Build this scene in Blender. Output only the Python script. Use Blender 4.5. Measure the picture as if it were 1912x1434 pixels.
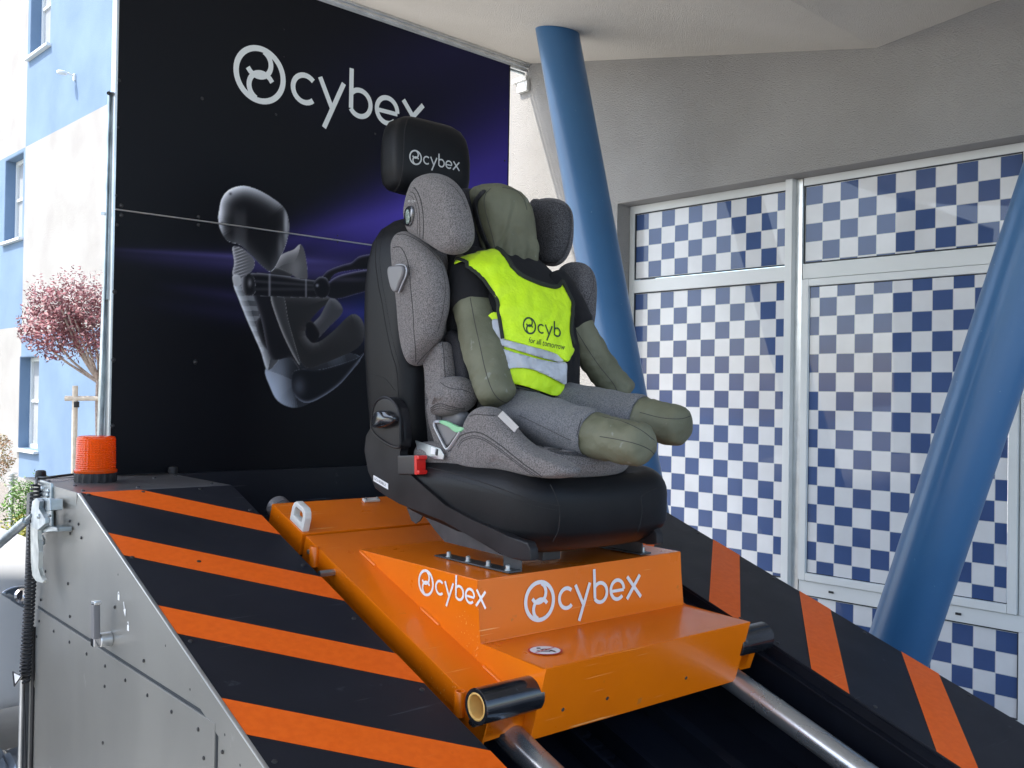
import bpy, bmesh, math, random
import numpy as np
from mathutils import Vector, Matrix, noise
from mathutils.bvhtree import BVHTree
from mathutils.geometry import delaunay_2d_cdt

for o in list(bpy.data.objects):
    bpy.data.objects.remove(o)
scn = bpy.context.scene
COL = scn.collection
R = math.radians
UX, UY, UZ = Vector((1, 0, 0)), Vector((0, 1, 0)), Vector((0, 0, 1))
random.seed(4)

# ------------------------------------------------------------------ camera
# metres; Y runs uphill along the ramp, X across the trailer, Z up; the eye stands 1.5 m above the paving
EYE = Vector((0, 0, 1.5))
FPX, ROLL, PIT, HEAD = 1816.0, 0.016, 20 / 1816.0, R(40.3)
_f = Vector((math.sin(HEAD), math.cos(HEAD), 0)); _r = Vector((math.cos(HEAD), -math.sin(HEAD), 0)); _u = Vector((0, 0, 1))
FW = _f * math.cos(PIT) + _u * math.sin(PIT); UP = _u * math.cos(PIT) - _f * math.sin(PIT)
CX = _r * math.cos(ROLL) + UP * math.sin(ROLL); CY = -_r * math.sin(ROLL) + UP * math.cos(ROLL)
cam_d = bpy.data.cameras.new('camera'); cam = bpy.data.objects.new('camera', cam_d); COL.objects.link(cam)
cam_d.sensor_width = 36; cam_d.lens = FPX / 1912 * 36; cam_d.clip_end = 400; cam_d.clip_start = .05
m = Matrix((CX, CY, -FW)).transposed().to_4x4(); m.translation = EYE; cam.matrix_world = m
scn.camera = cam

# ------------------------------------------------------------------ light
SUN_FROM = Vector((-.125, .064, .19)).normalized()
world = bpy.data.worlds.new('World'); scn.world = world; world.use_nodes = True
wn = world.node_tree; wn.nodes.clear()
sky = wn.nodes.new('ShaderNodeTexSky'); sky.sky_type = 'NISHITA'; sky.sun_disc = False
sky.sun_elevation = math.asin(SUN_FROM.z); sky.sun_rotation = math.atan2(SUN_FROM.x, SUN_FROM.y)
sky.dust_density = 2.0; sky.air_density = 1.0
bg = wn.nodes.new('ShaderNodeBackground'); bg.inputs['Strength'].default_value = .15
wo = wn.nodes.new('ShaderNodeOutputWorld')
wn.links.new(sky.outputs[0], bg.inputs[0]); wn.links.new(bg.outputs[0], wo.inputs[0])
sl = bpy.data.lights.new('sun', 'SUN'); sl.energy = 2.0; sl.angle = R(.5); sl.color = (1, .95, .87)
so = bpy.data.objects.new('sun', sl); COL.objects.link(so)
so.rotation_euler = SUN_FROM.to_track_quat('Z', 'Y').to_euler(); so.location = (-6, 4, 8)
vs = scn.view_settings; vs.view_transform = 'Standard'; vs.look = 'None'; vs.gamma = 1; vs.use_curve_mapping = False
vs.exposure = 1.82

# ------------------------------------------------------------------ measuring helpers
def sight(x, y):
    return FW + CX * ((x - 956) / FPX) - CY * ((y - 717) / FPX)
def P(x, y, X=None, Y=None, Z=None, D=None):
    d = sight(x, y)
    if X is not None: t = X / d.x
    elif Y is not None: t = Y / d.y
    elif Z is not None: t = (Z - 1.5) / d.z
    else: t = D
    return EYE + d * t
def PP(x, y, o, n):
    d = sight(x, y); return EYE + d * ((o - EYE).dot(n) / d.dot(n))
FA = R(3.4098)
FQ = Vector((4.607, 3.043, 0)); FD = Vector((-math.sin(FA), math.cos(FA), 0)); FN = Vector((-math.cos(FA), -math.sin(FA), 0))
def FP(s, z, off=0.):
    return FQ + FD * s + FN * off + Vector((0, 0, z))
RA = R(19.4); SD = Vector((0, math.cos(RA), math.sin(RA))); SN = Vector((0, -math.sin(RA), math.cos(RA)))
R0 = Vector((0, 2.245, 1.082))
def RP(x, s, n=0.):      # point on the ramp: across, along (uphill), above
    return R0 + SD * s + SN * n + Vector((x, 0, 0))

# ------------------------------------------------------------------ materials
def mat(name, col, rough=.5, metal=0., col2=None, vscale=4., bump=0., bscale=200., coat=0., spec=.5, contrast=(.35, .65),
        detail=4., rvar=0., scratch=None, speck=None, sheen=0., trans=0., stretch=None, bdist=.002):
    m = bpy.data.materials.new(name); m.use_nodes = True; nt = m.node_tree; b = nt.nodes['Principled BSDF']
    b.inputs['Base Color'].default_value = (*col, 1); b.inputs['Roughness'].default_value = rough
    b.inputs['Metallic'].default_value = metal; b.inputs['Coat Weight'].default_value = coat; b.inputs['Coat Roughness'].default_value = .08
    b.inputs['Specular IOR Level'].default_value = spec
    if sheen: b.inputs['Sheen Weight'].default_value = sheen; b.inputs['Sheen Roughness'].default_value = .5
    if trans: b.inputs['Transmission Weight'].default_value = trans
    L = nt.links; tc = nt.nodes.new('ShaderNodeTexCoord'); src = tc.outputs['Object']
    if stretch:
        mp = nt.nodes.new('ShaderNodeMapping'); mp.inputs['Scale'].default_value = stretch; L.new(src, mp.inputs[0]); src = mp.outputs[0]
    cout = None
    if col2 is not None:
        n = nt.nodes.new('ShaderNodeTexNoise'); n.inputs['Scale'].default_value = vscale; n.inputs['Detail'].default_value = detail
        L.new(src, n.inputs['Vector'])
        r = nt.nodes.new('ShaderNodeValToRGB'); r.color_ramp.elements[0].position = contrast[0]; r.color_ramp.elements[1].position = contrast[1]
        r.color_ramp.elements[0].color = (*col, 1); r.color_ramp.elements[1].color = (*col2, 1)
        L.new(n.outputs['Fac'], r.inputs[0]); cout = r.outputs[0]; L.new(cout, b.inputs['Base Color'])
    if speck:
        scol, sscale, thr = speck
        n = nt.nodes.new('ShaderNodeTexNoise'); n.inputs['Scale'].default_value = sscale; n.inputs['Detail'].default_value = 6
        L.new(tc.outputs['Object'], n.inputs['Vector'])
        r = nt.nodes.new('ShaderNodeValToRGB'); r.color_ramp.elements[0].position = thr; r.color_ramp.elements[1].position = thr + .05
        L.new(n.outputs['Fac'], r.inputs[0])
        mx = nt.nodes.new('ShaderNodeMix'); mx.data_type = 'RGBA'; L.new(r.outputs[0], mx.inputs[0])
        if cout: L.new(cout, mx.inputs[6])
        else: mx.inputs[6].default_value = (*col, 1)
        mx.inputs[7].default_value = (*scol, 1); L.new(mx.outputs[2], b.inputs['Base Color'])
    if scratch:
        sc_col, thr, ang_ = scratch
        mp = nt.nodes.new('ShaderNodeMapping'); mp.inputs['Scale'].default_value = (3, 160, 160); mp.inputs['Rotation'].default_value = ang_; L.new(tc.outputs['Object'], mp.inputs[0])
        n = nt.nodes.new('ShaderNodeTexNoise'); n.inputs['Scale'].default_value = 1; n.inputs['Detail'].default_value = 2; L.new(mp.outputs[0], n.inputs['Vector'])
        n3 = nt.nodes.new('ShaderNodeTexNoise'); n3.inputs['Scale'].default_value = 5; L.new(tc.outputs['Object'], n3.inputs['Vector'])
        r = nt.nodes.new('ShaderNodeValToRGB'); r.color_ramp.elements[0].position = thr; r.color_ramp.elements[1].position = thr + .03; L.new(n.outputs['Fac'], r.inputs[0])
        r2 = nt.nodes.new('ShaderNodeValToRGB'); r2.color_ramp.elements[0].position = .52; r2.color_ramp.elements[1].position = .62; L.new(n3.outputs['Fac'], r2.inputs[0])
        mu = nt.nodes.new('ShaderNodeMath'); mu.operation = 'MULTIPLY'; L.new(r.outputs[0], mu.inputs[0]); L.new(r2.outputs[0], mu.inputs[1])
        mx = nt.nodes.new('ShaderNodeMix'); mx.data_type = 'RGBA'; L.new(mu.outputs[0], mx.inputs[0]); old = b.inputs['Base Color'].links
        if old: L.new(old[0].from_socket, mx.inputs[6])
        else: mx.inputs[6].default_value = (*col, 1)
        mx.inputs[7].default_value = (*sc_col, 1); L.new(mx.outputs[2], b.inputs['Base Color'])
    if bump:
        n = nt.nodes.new('ShaderNodeTexNoise'); n.inputs['Scale'].default_value = bscale; n.inputs['Detail'].default_value = 5
        L.new(tc.outputs['Object'], n.inputs['Vector'])
        bp = nt.nodes.new('ShaderNodeBump'); bp.inputs['Strength'].default_value = bump; bp.inputs['Distance'].default_value = bdist
        L.new(n.outputs['Fac'], bp.inputs['Height']); L.new(bp.outputs[0], b.inputs['Normal'])
    if rvar:
        n = nt.nodes.new('ShaderNodeTexNoise'); n.inputs['Scale'].default_value = 7; n.inputs['Detail'].default_value = 6
        L.new(tc.outputs['Object'], n.inputs['Vector'])
        mr = nt.nodes.new('ShaderNodeMapRange'); mr.inputs[3].default_value = rough - rvar; mr.inputs[4].default_value = rough + rvar
        L.new(n.outputs['Fac'], mr.inputs[0]); L.new(mr.outputs[0], b.inputs['Roughness'])
    return m
M = {}
M['plaster'] = mat('plaster', (.325, .315, .298), .9, col2=(.395, .386, .370), vscale=1.6, bump=1., bscale=170, bdist=.012, detail=8, contrast=(.3, .7))
M['plaster_blue'] = mat('plaster_blue', (.120, .190, .290), .9, col2=(.155, .235, .345), vscale=1.6, bump=.6, bscale=95, bdist=.005, detail=8, contrast=(.3, .7))
M['soffit'] = mat('soffit_plaster', (.64, .60, .53), .95, col2=(.74, .70, .63), vscale=1.1, bump=1., bscale=180, bdist=.012, detail=8, contrast=(.3, .7))
M['paving'] = mat('paving', (.27, .265, .255), .9, col2=(.38, .375, .36), vscale=2.5, bump=.5, bscale=60, detail=8)
M['soil'] = mat('gravel', (.16, .14, .12), .95, col2=(.34, .31, .27), vscale=40, bump=1, bscale=50, bdist=.02)
M['grass'] = mat('grass', (.05, .12, .02), .9, col2=(.10, .2, .035), vscale=12, bump=1, bscale=120, bdist=.02)
M['column'] = mat('column_paint', (.030, .120, .27), .36, col2=(.040, .142, .31), vscale=1.5, bump=.15, bscale=40, speck=((.16, .28, .44), 60, .72), rvar=.06, coat=.15)
M['upvc'] = mat('white_upvc', (.66, .69, .68), .38, col2=(.74, .76, .75), vscale=2, bump=.04, bscale=60)
M['gasket'] = mat('gasket', (.02, .025, .03), .6)
M['alu'] = mat('aluminium', (.62, .64, .65), .32, metal=.9, col2=(.74, .76, .77), vscale=12, bump=.1, bscale=150, rvar=.08)
M['zinc'] = mat('zinc_plated', (.30, .34, .36), .36, metal=.85, col2=(.56, .62, .64), vscale=18, bump=.15, bscale=90, rvar=.1)
M['lever'] = mat('cast_zinc', (.42, .44, .42), .5, metal=.5, col2=(.62, .64, .60), vscale=25, bump=.3, bscale=90)
M['side'] = mat('side_panel_paint', (.215, .212, .195), .38, metal=.3, col2=(.26, .255, .232), vscale=3, bump=.05, bscale=300, rvar=.06, speck=((.30, .29, .27), 14, .70), coat=.1, stretch=(1, 1, .4))
M['plate'] = mat('plate_paint', (.008, .0095, .015), .45, spec=.3, col2=(.012, .0135, .020), vscale=3, bump=.1, bscale=400, rvar=.12, speck=((.035, .038, .045), 22, .70), scratch=((.07, .075, .085), .69, (.3, .2, .7)))
M['top_plate'] = mat('top_plate_paint', (.07, .07, .075), .3, col2=(.11, .11, .115), vscale=6, bump=.06, bscale=300, rvar=.1)
M['well'] = mat('well_paint', (.004, .005, .009), .42, spec=.3, col2=(.007, .009, .015), vscale=5, bump=.1, bscale=120, rvar=.14, speck=((.05, .055, .07), 9, .72))
M['stripe'] = mat('stripe_film', (.80, .115, .005), .42, spec=.3, col2=(.86, .135, .008), vscale=60, bump=.05, bscale=500, rvar=.12, speck=((.62, .09, .008), 18, .70), scratch=((.88, .2, .04), .71, (.4, .1, .3)))
M['orange'] = mat('orange_paint', (.84, .185, .002), .30, col2=(.78, .165, .002), vscale=5, bump=.12, bscale=420, bdist=.0006, rvar=.08, coat=.12, spec=.4, speck=((.60, .17, .02), 26, .71), scratch=((.9, .42, .14), .67, (.2, .5, -.6)))
M['tube_in'] = mat('tube_inner', (.55, .28, .05), .4)
M['tube_wood'] = mat('plywood_core', (.7, .42, .12), .6)
M['black_pl'] = mat('black_plastic', (.018, .018, .02), .38, col2=(.026, .026, .028), vscale=9, bump=.1, bscale=300)
M['rubber'] = mat('rubber', (.012, .012, .014), .6, bump=.15, bscale=200)
M['gloss_black'] = mat('gloss_black', (.008, .009, .012), .16, col2=(.02, .021, .025), vscale=15, coat=.4, speck=((.06, .06, .065), 40, .66))
M['steel'] = mat('rail_steel', (.40, .43, .45), .28, metal=.85, col2=(.54, .57, .59), vscale=8, bump=.08, bscale=90, stretch=(1, .15, .15), rvar=.1)
M['dsteel'] = mat('dark_steel', (.05, .055, .06), .45, metal=.4, col2=(.08, .085, .09), vscale=15)
M['leather'] = mat('leatherette', (.0055, .006, .0075), .46, spec=.20, col2=(.009, .0095, .011), vscale=7, bump=.35, bscale=260, bdist=.001, rvar=.05)
M['leather2'] = mat('leatherette_insert', (.013, .014, .016), .5, bump=.3, bscale=260, bdist=.001)
M['trim'] = mat('seat_trim', (.008, .008, .0095), .42, spec=.26, col2=(.019, .0185, .021), vscale=9, bump=.22, bscale=600, bdist=.0005)
M['seam'] = mat('dark_thread', (.012, .012, .013), .8)
M['hseam'] = mat('grey_seam', (.045, .042, .042), .9)
M['mesh'] = mat('spacer_mesh', (.022, .022, .025), .9, col2=(.085, .083, .088), vscale=420, detail=1, contrast=(.42, .58), bump=.8, bscale=420)
M['mesh_dark'] = mat('mesh_black', (.010, .010, .013), .9, col2=(.03, .03, .036), vscale=420, detail=1, contrast=(.42, .58))
def heather(name, a, b_, c_):
    m = mat(name, a, .95, col2=b_, vscale=330, detail=2.5, contrast=(.40, .60), bump=.55, bscale=420, bdist=.0015, sheen=.08)
    nt = m.node_tree; b = nt.nodes['Principled BSDF']; old = b.inputs['Base Color'].links[0].from_socket
    tc = nt.nodes.new('ShaderNodeTexCoord'); n = nt.nodes.new('ShaderNodeTexNoise'); n.inputs['Scale'].default_value = 620
    nt.links.new(tc.outputs['Object'], n.inputs['Vector'])
    r = nt.nodes.new('ShaderNodeValToRGB'); r.color_ramp.elements[0].position = .52; r.color_ramp.elements[1].position = .60
    nt.links.new(n.outputs['Fac'], r.inputs[0]); mx = nt.nodes.new('ShaderNodeMix'); mx.data_type = 'RGBA'
    nt.links.new(r.outputs[0], mx.inputs[0]); nt.links.new(old, mx.inputs[6]); mx.inputs[7].default_value = (*c_, 1)
    nt.links.new(mx.outputs[2], b.inputs['Base Color']); return m
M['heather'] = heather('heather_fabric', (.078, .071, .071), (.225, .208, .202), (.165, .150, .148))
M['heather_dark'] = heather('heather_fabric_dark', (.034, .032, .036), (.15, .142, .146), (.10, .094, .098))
M['legging'] = heather('grey_jersey', (.085, .087, .096), (.190, .190, .198), (.145, .146, .154))
M['olive'] = mat('olive_vinyl', (.108, .110, .068), .68, col2=(.148, .150, .098), vscale=9, bump=.6, bscale=22, bdist=.010, detail=8, rvar=.06, speck=((.19, .20, .16), 34, .67))
M['shirt'] = mat('black_shirt', (.004, .004, .006), .92, bump=.5, bscale=35, bdist=.006, sheen=.02)
M['vest'] = mat('hi_vis_yellow', (.54, .83, .003), .6, col2=(.62, .88, .006), vscale=8, bump=.75, bscale=17, bdist=.016, sheen=.1)
M['vtrim'] = mat('dark_binding', (.016, .020, .014), .85)
M['reflect'] = mat('reflective_tape', (.40, .42, .46), .42, metal=.15, col2=(.50, .52, .56), vscale=9, bump=.6, bscale=20, bdist=.012)
M['white_print'] = mat('white_print', (.78, .79, .80), .45, spec=.3)
M['pale_print'] = mat('board_print_white', (.74, .77, .76), .5, spec=.3)
M['embroid'] = mat('embroidery', (.56, .56, .55), .7, bump=.5, bscale=900)
M['dark_print'] = mat('dark_green_print', (.012, .05, .02), .6)
M['nylon'] = mat('white_nylon', (.74, .74, .70), .35, col2=(.66, .66, .62), vscale=20)
M['red_pl'] = mat('red_plastic', (.62, .02, .015), .3)
M['green_pl'] = mat('green_plastic', (.22, .52, .28), .35)
M['badge'] = mat('badge_picture', (.03, .06, .05), .3, col2=(.35, .42, .38), vscale=220)
M['silver_pl'] = mat('silver_plastic', (.42, .43, .46), .35, metal=.4)
M['grey_pl'] = mat('grey_plastic', (.16, .155, .16), .4)
M['tag'] = mat('grey_tag', (.42, .41, .40), .6)
M['red_ink'] = mat('red_ink', (.55, .03, .03), .4)
M['black_ink'] = mat('black_ink', (.012, .012, .012), .5)
M['bark'] = mat('bark', (.22, .17, .14), .9, col2=(.42, .34, .29), vscale=30, bump=.8, bscale=60)
M['stake'] = mat('stake_wood', (.48, .40, .31), .8, col2=(.62, .55, .45), vscale=12, bump=.3, bscale=40)
M['leaf_red'] = mat('plum_leaf', (.11, .035, .042), .5, col2=(.34, .12, .13), vscale=5, detail=6)
M['leaf_green'] = mat('green_leaf', (.035, .10, .015), .5, col2=(.12, .24, .03), vscale=6, detail=6)
M['leaf_yellow'] = mat('yellow_leaf', (.34, .28, .02), .5, col2=(.16, .22, .02), vscale=12, detail=4)
M['leaf_mixed'] = mat('orange_green_leaf', (.08, .13, .03), .5, col2=(.36, .16, .07), vscale=9, detail=6)
M['carpaint'] = mat('silver_car_paint', (.60, .62, .64), .55, metal=.0, coat=.0)
M['carglass'] = mat('car_glass', (.02, .022, .025), .05)
M['lampglass'] = mat('headlamp_glass', (.10, .13, .17), .08, metal=.5, coat=1)
M['chrome'] = mat('chrome', (.7, .7, .72), .1, metal=1)
M['sheet'] = mat('plastic_sheet', (.34, .36, .40), .22, metal=.3, col2=(.52, .54, .58), vscale=6, coat=.6)
M['farglass'] = mat('far_glass', (.34, .36, .38), .12, col2=(.42, .43, .44), vscale=1.5)
M['amber'] = mat('amber_lens', (.95, .13, .008), .12, coat=.7)
def amber_material():
    m = M['amber']; nt = m.node_tree; b = nt.nodes['Principled BSDF']; out = [n for n in nt.nodes if n.type == 'OUTPUT_MATERIAL'][0]
    b.inputs['Base Color'].default_value = (1, .15, .006, 1)
    tr_ = nt.nodes.new('ShaderNodeBsdfTranslucent'); tr_.inputs[0].default_value = (1, .22, .01, 1); tp = nt.nodes.new('ShaderNodeBsdfTransparent'); tp.inputs[0].default_value = (1, .25, .02, 1)
    m1 = nt.nodes.new('ShaderNodeMixShader'); m1.inputs[0].default_value = .35; nt.links.new(tr_.outputs[0], m1.inputs[1]); nt.links.new(tp.outputs[0], m1.inputs[2])
    m2 = nt.nodes.new('ShaderNodeMixShader'); m2.inputs[0].default_value = .55; nt.links.new(b.outputs[0], m2.inputs[1]); nt.links.new(m1.outputs[0], m2.inputs[2]); nt.links.new(m2.outputs[0], out.inputs[0])
amber_material()

def film_material():
    m = bpy.data.materials.new('checker_film'); m.use_nodes = True; nt = m.node_tree; L = nt.links; b = nt.nodes['Principled BSDF']
    uv = nt.nodes.new('ShaderNodeUVMap')
    ck = nt.nodes.new('ShaderNodeTexChecker'); ck.inputs['Scale'].default_value = 10
    ck.inputs['Color1'].default_value = (.69, .70, .71, 1); ck.inputs['Color2'].default_value = (.040, .080, .21, 1)
    L.new(uv.outputs[0], ck.inputs['Vector'])
    n = nt.nodes.new('ShaderNodeTexNoise'); n.inputs['Scale'].default_value = 6; n.inputs['Detail'].default_value = 5; L.new(uv.outputs[0], n.inputs['Vector'])
    mx = nt.nodes.new('ShaderNodeMix'); mx.data_type = 'RGBA'; mx.blend_type = 'MULTIPLY'; mx.inputs[0].default_value = .35
    mr = nt.nodes.new('ShaderNodeMapRange'); mr.inputs[1].default_value = .3; mr.inputs[2].default_value = .7; mr.inputs[3].default_value = .8; mr.inputs[4].default_value = 1.15
    L.new(n.outputs['Fac'], mr.inputs[0]); L.new(ck.outputs['Color'], mx.inputs[6]); L.new(mr.outputs[0], mx.inputs[7])
    # fine pale joints between the cut squares
    sep = nt.nodes.new('ShaderNodeSeparateXYZ'); L.new(uv.outputs[0], sep.inputs[0]); prev = None
    for k in (0, 1):
        a = nt.nodes.new('ShaderNodeMath'); a.operation = 'MULTIPLY'; a.inputs[1].default_value = 10; L.new(sep.outputs[k], a.inputs[0])
        f = nt.nodes.new('ShaderNodeMath'); f.operation = 'PINGPONG'; f.inputs[1].default_value = .5; L.new(a.outputs[0], f.inputs[0])
        c = nt.nodes.new('ShaderNodeMath'); c.operation = 'LESS_THAN'; c.inputs[1].default_value = .016; L.new(f.outputs[0], c.inputs[0])
        if prev:
            x = nt.nodes.new('ShaderNodeMath'); x.operation = 'MAXIMUM'; L.new(prev, x.inputs[0]); L.new(c.outputs[0], x.inputs[1]); prev = x.outputs[0]
        else: prev = c.outputs[0]
    m2 = nt.nodes.new('ShaderNodeMix'); m2.data_type = 'RGBA'; L.new(prev, m2.inputs[0]); L.new(mx.outputs[2], m2.inputs[6]); m2.inputs[7].default_value = (.52, .55, .55, 1)
    L.new(m2.outputs[2], b.inputs['Base Color'])
    n2 = nt.nodes.new('ShaderNodeTexNoise'); n2.inputs['Scale'].default_value = 3; L.new(uv.outputs[0], n2.inputs['Vector'])
    bp = nt.nodes.new('ShaderNodeBump'); bp.inputs['Strength'].default_value = .06; bp.inputs['Distance'].default_value = .01
    L.new(n2.outputs['Fac'], bp.inputs['Height']); L.new(bp.outputs[0], b.inputs['Coat Normal'])
    b.inputs['Roughness'].default_value = .5; b.inputs['Coat Weight'].default_value = .8; b.inputs['Specular IOR Level'].default_value = .2; b.inputs['Coat Roughness'].default_value = .02; b.inputs['Coat IOR'].default_value = 1.45
    return m
M['film'] = film_material()
def print_material():
    m = bpy.data.materials.new('board_print'); m.use_nodes = True; nt = m.node_tree; b = nt.nodes['Principled BSDF']
    a = nt.nodes.new('ShaderNodeAttribute'); a.attribute_name = 'ink'; nt.links.new(a.outputs['Color'], b.inputs['Base Color'])
    b.inputs['Roughness'].default_value = .5; b.inputs['Specular IOR Level'].default_value = .18
    return m
M['print'] = print_material()

# ------------------------------------------------------------------ mesh helpers
def bevel_mesh(vs_, fs, w, seg=2):
    bm = bmesh.new(); bv = [bm.verts.new(v) for v in vs_]
    for f in fs: bm.faces.new([bv[i] for i in f])
    bmesh.ops.bevel(bm, geom=bm.edges[:], offset=w, segments=seg, profile=.6, affect='EDGES', clamp_overlap=True)
    bm.verts.index_update(); v = [x.co.copy() for x in bm.verts]; f = [[x.index for x in q.verts] for q in bm.faces]; bm.free(); return v, f
class MB:
    def __init__(s): s.v = []; s.f = []; s.mi = []; s.k = 0; s.wn = False
    def add(s, v, f, k=None):
        n = len(s.v); s.v += [Vector(x) for x in v]; s.f += [[i + n for i in q] for q in f]; s.mi += [s.k if k is None else k] * len(f); return s
    def hexa(s, p, bev=0, k=None):       # 8 corners: bottom ring, top ring
        f = [(3, 2, 1, 0), (4, 5, 6, 7), (0, 1, 5, 4), (1, 2, 6, 5), (2, 3, 7, 6), (3, 0, 4, 7)]
        if bev: p, f = bevel_mesh(p, f, bev); s.wn = True
        return s.add(p, f, k)
    def box(s, c, d, bev=0, Rm=None, k=None):
        p = []
        for z in (-1, 1):
            for x, y in ((-1, -1), (1, -1), (1, 1), (-1, 1)):
                v = Vector((x * d[0] / 2, y * d[1] / 2, z * d[2] / 2)); p.append(Vector(c) + (Rm @ v if Rm else v))
        return s.hexa(p, bev, k)
    def fbox(s, s0, s1, z0, z1, o0, o1, bev=0, k=None):   # box on the facade: along, up, out
        p = [FP(a, z, o) for z in (z0, z1) for a, o in ((s0, o0), (s0, o1), (s1, o1), (s1, o0))]
        return s.hexa(p, bev, k)
    def rbox(s, x0, x1, s0, s1, n0, n1, bev=0, k=None):   # box in ramp axes
        p = [RP(x, a, n) for n in (n0, n1) for x, a in ((x0, s0), (x1, s0), (x1, s1), (x0, s1))]
        return s.hexa(p, bev, k)
    def prism(s, poly, vec, bev=0, k=None):
        n = len(poly); vec = Vector(vec); v = [Vector(p) for p in poly] + [Vector(p) + vec for p in poly]
        nr = Vector((0, 0, 0))
        for i in range(n): nr += (v[i] - v[0]).cross(v[(i + 1) % n] - v[0])
        f = [list(range(n)), list(range(2 * n - 1, n - 1, -1))] + [[(i + 1) % n, i, i + n, (i + 1) % n + n] for i in range(n)]
        if nr.dot(vec) > 0: f = [q[::-1] for q in f]
        if bev: v, f = bevel_mesh(v, f, bev); s.wn = True
        return s.add(v, f, k)
    def rings(s, rg, cap=True, close=True, k=None):
        n = len(rg[0]); v = [p for r in rg for p in r]; f = []
        for i in range(len(rg) - 1):
            for j in range(n if close else n - 1):
                a = i * n + j; b = i * n + (j + 1) % n; f.append([a, b, b + n, a + n])
        if cap:
            f.append(list(range(n - 1, -1, -1))); f.append([(len(rg) - 1) * n + j for j in range(n)])
        return s.add(v, f, k)
    def cyl(s, p0, p1, r0, r1=None, n=24, cap=True, k=None):
        return s.tube([p0, p1], [r0, r1 or r0], n, cap, k=k)
    def tube(s, path, rad, n=12, cap=True, round_=False, k=None, flat=1., wob=0., rl_=.95, rp_=1.):
        path = [Vector(p) for p in path]; rad = [rad] * len(path) if isinstance(rad, (int, float)) else list(rad)
        if round_:
            for end in (0, -1):
                a = path[end]; b = path[1] if end == 0 else path[-2]; d = (a - b).normalized(); r = rad[end]; e = []
                for t in (12, 28, 44, 60, 74, 84): e.append((a + d * (r * rl_ * math.sin(R(t)) ** .9), r * math.cos(R(t)) ** rp_))
                if end == 0: path = [x[0] for x in e[::-1]] + path; rad = [x[1] for x in e[::-1]] + rad
                else: path += [x[0] for x in e]; rad += [x[1] for x in e]
        rg = []; t = (path[1] - path[0]).normalized(); u = t.orthogonal().normalized()
        for i, p in enumerate(path):
            tt = (path[min(i + 1, len(path) - 1)] - path[max(i - 1, 0)]).normalized()
            u = (u - tt * u.dot(tt)).normalized(); w = tt.cross(u)
            ring = []
            for j in range(n):
                a = 2 * math.pi * j / n; q = p + (u * math.cos(a) + w * math.sin(a) * flat) * rad[i]
                if wob: q = q + (q - p).normalized() * (noise.noise(q * 22) * wob)
                ring.append(q)
            rg.append(ring)
        return s.rings(rg, cap, k=k)
    def lathe(s, prof, o, ax=Vector((0, 0, 1)), n=32, k=None):
        ax = Vector(ax).normalized(); u = ax.orthogonal().normalized(); w = ax.cross(u); o = Vector(o)
        return s.rings([[o + ax * h + (u * math.cos(2 * math.pi * j / n) + w * math.sin(2 * math.pi * j / n)) * max(r, 1e-4) for j in range(n)] for r, h in prof], True, k=k)
    def cushion(s, out, fr, thick, r, df=0., db=0., n=96, k=None, smooth=True, warp=None, wr=0.):
        # out: outline as 3-D points; fr: outward (front) direction; rounded edges of radius r, domed faces
        fr = Vector(fr).normalized(); out = [Vector(p) for p in out]
        o = resample(out, n) if smooth else out; n = len(o); c = sum(o, Vector()) / n; rg = []
        def layer(L, h):
            ring = []
            for p in o:
                d = p - c; l = d.length; q = c + d * (max(L(l), 0.0008) / l) + fr * h(l)
                ring.append(q)
            return ring
        rz = min(r, thick / 2)
        K = 7
        for i in range(10, 0, -1):
            t = i / 10.
            rg.append(layer(lambda l, t=t: (l - r) * (1 - t), lambda l, t=t: -thick / 2 - db * (1 - (1 - t) ** 2)))
        for i in range(K, -1, -1):
            a = i / K * math.pi / 2; rg.append(layer(lambda l, a=a: l - r * (1 - math.cos(a)), lambda l, a=a: -(thick / 2 - rz) - rz * math.sin(a)))
        for i in range(0, K + 1):
            a = i / K * math.pi / 2; rg.append(layer(lambda l, a=a: l - r * (1 - math.cos(a)), lambda l, a=a: (thick / 2 - rz) + rz * math.sin(a)))
        for i in range(1, 11):
            t = i / 10.
            rg.append(layer(lambda l, t=t: (l - r) * (1 - t), lambda l, t=t: thick / 2 + df * (1 - (1 - t) ** 2)))
        if wr: rg = [[p + fr * noise.noise(p * 18) * wr + Vector((noise.noise(p * 11), noise.noise(p * 13 + Vector((5, 0, 0))), noise.noise(p * 12 + Vector((0, 7, 0))))) * wr * .6 for p in q] for q in rg]
        if warp: rg = [[warp(p) for p in q] for q in rg]
        return s.rings(rg, True, k=k)
    def build(s, name, mats, parent=None, smooth=True, ang=35, kind=None, label=None):
        me = bpy.data.meshes.new(name); me.from_pydata([tuple(v) for v in s.v], [], s.f)
        mats = mats if isinstance(mats, (list, tuple)) else [mats]
        for q in mats: me.materials.append(M[q] if isinstance(q, str) else q)
        if len(mats) > 1: me.polygons.foreach_set('material_index', s.mi)
        bm = bmesh.new(); bm.from_mesh(me); bmesh.ops.recalc_face_normals(bm, faces=bm.faces); bm.to_mesh(me); bm.free()
        me.update()
        if smooth: me.shade_smooth(); me.set_sharp_from_angle(angle=R(ang))
        ob = bpy.data.objects.new(name, me); COL.objects.link(ob)
        if s.wn and smooth: w_ = ob.modifiers.new('normals', 'WEIGHTED_NORMAL'); w_.keep_sharp = True
        if parent is not None: attach(ob, parent)
        elif kind != 'structure':
            vs3 = [v.co for v in me.vertices]; b = Vector(((min(v.x for v in vs3) + max(v.x for v in vs3)) / 2, (min(v.y for v in vs3) + max(v.y for v in vs3)) / 2, min(v.z for v in vs3)))
            me.transform(Matrix.Translation(-b)); ob.location = b
        if kind: ob['kind'] = kind
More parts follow.
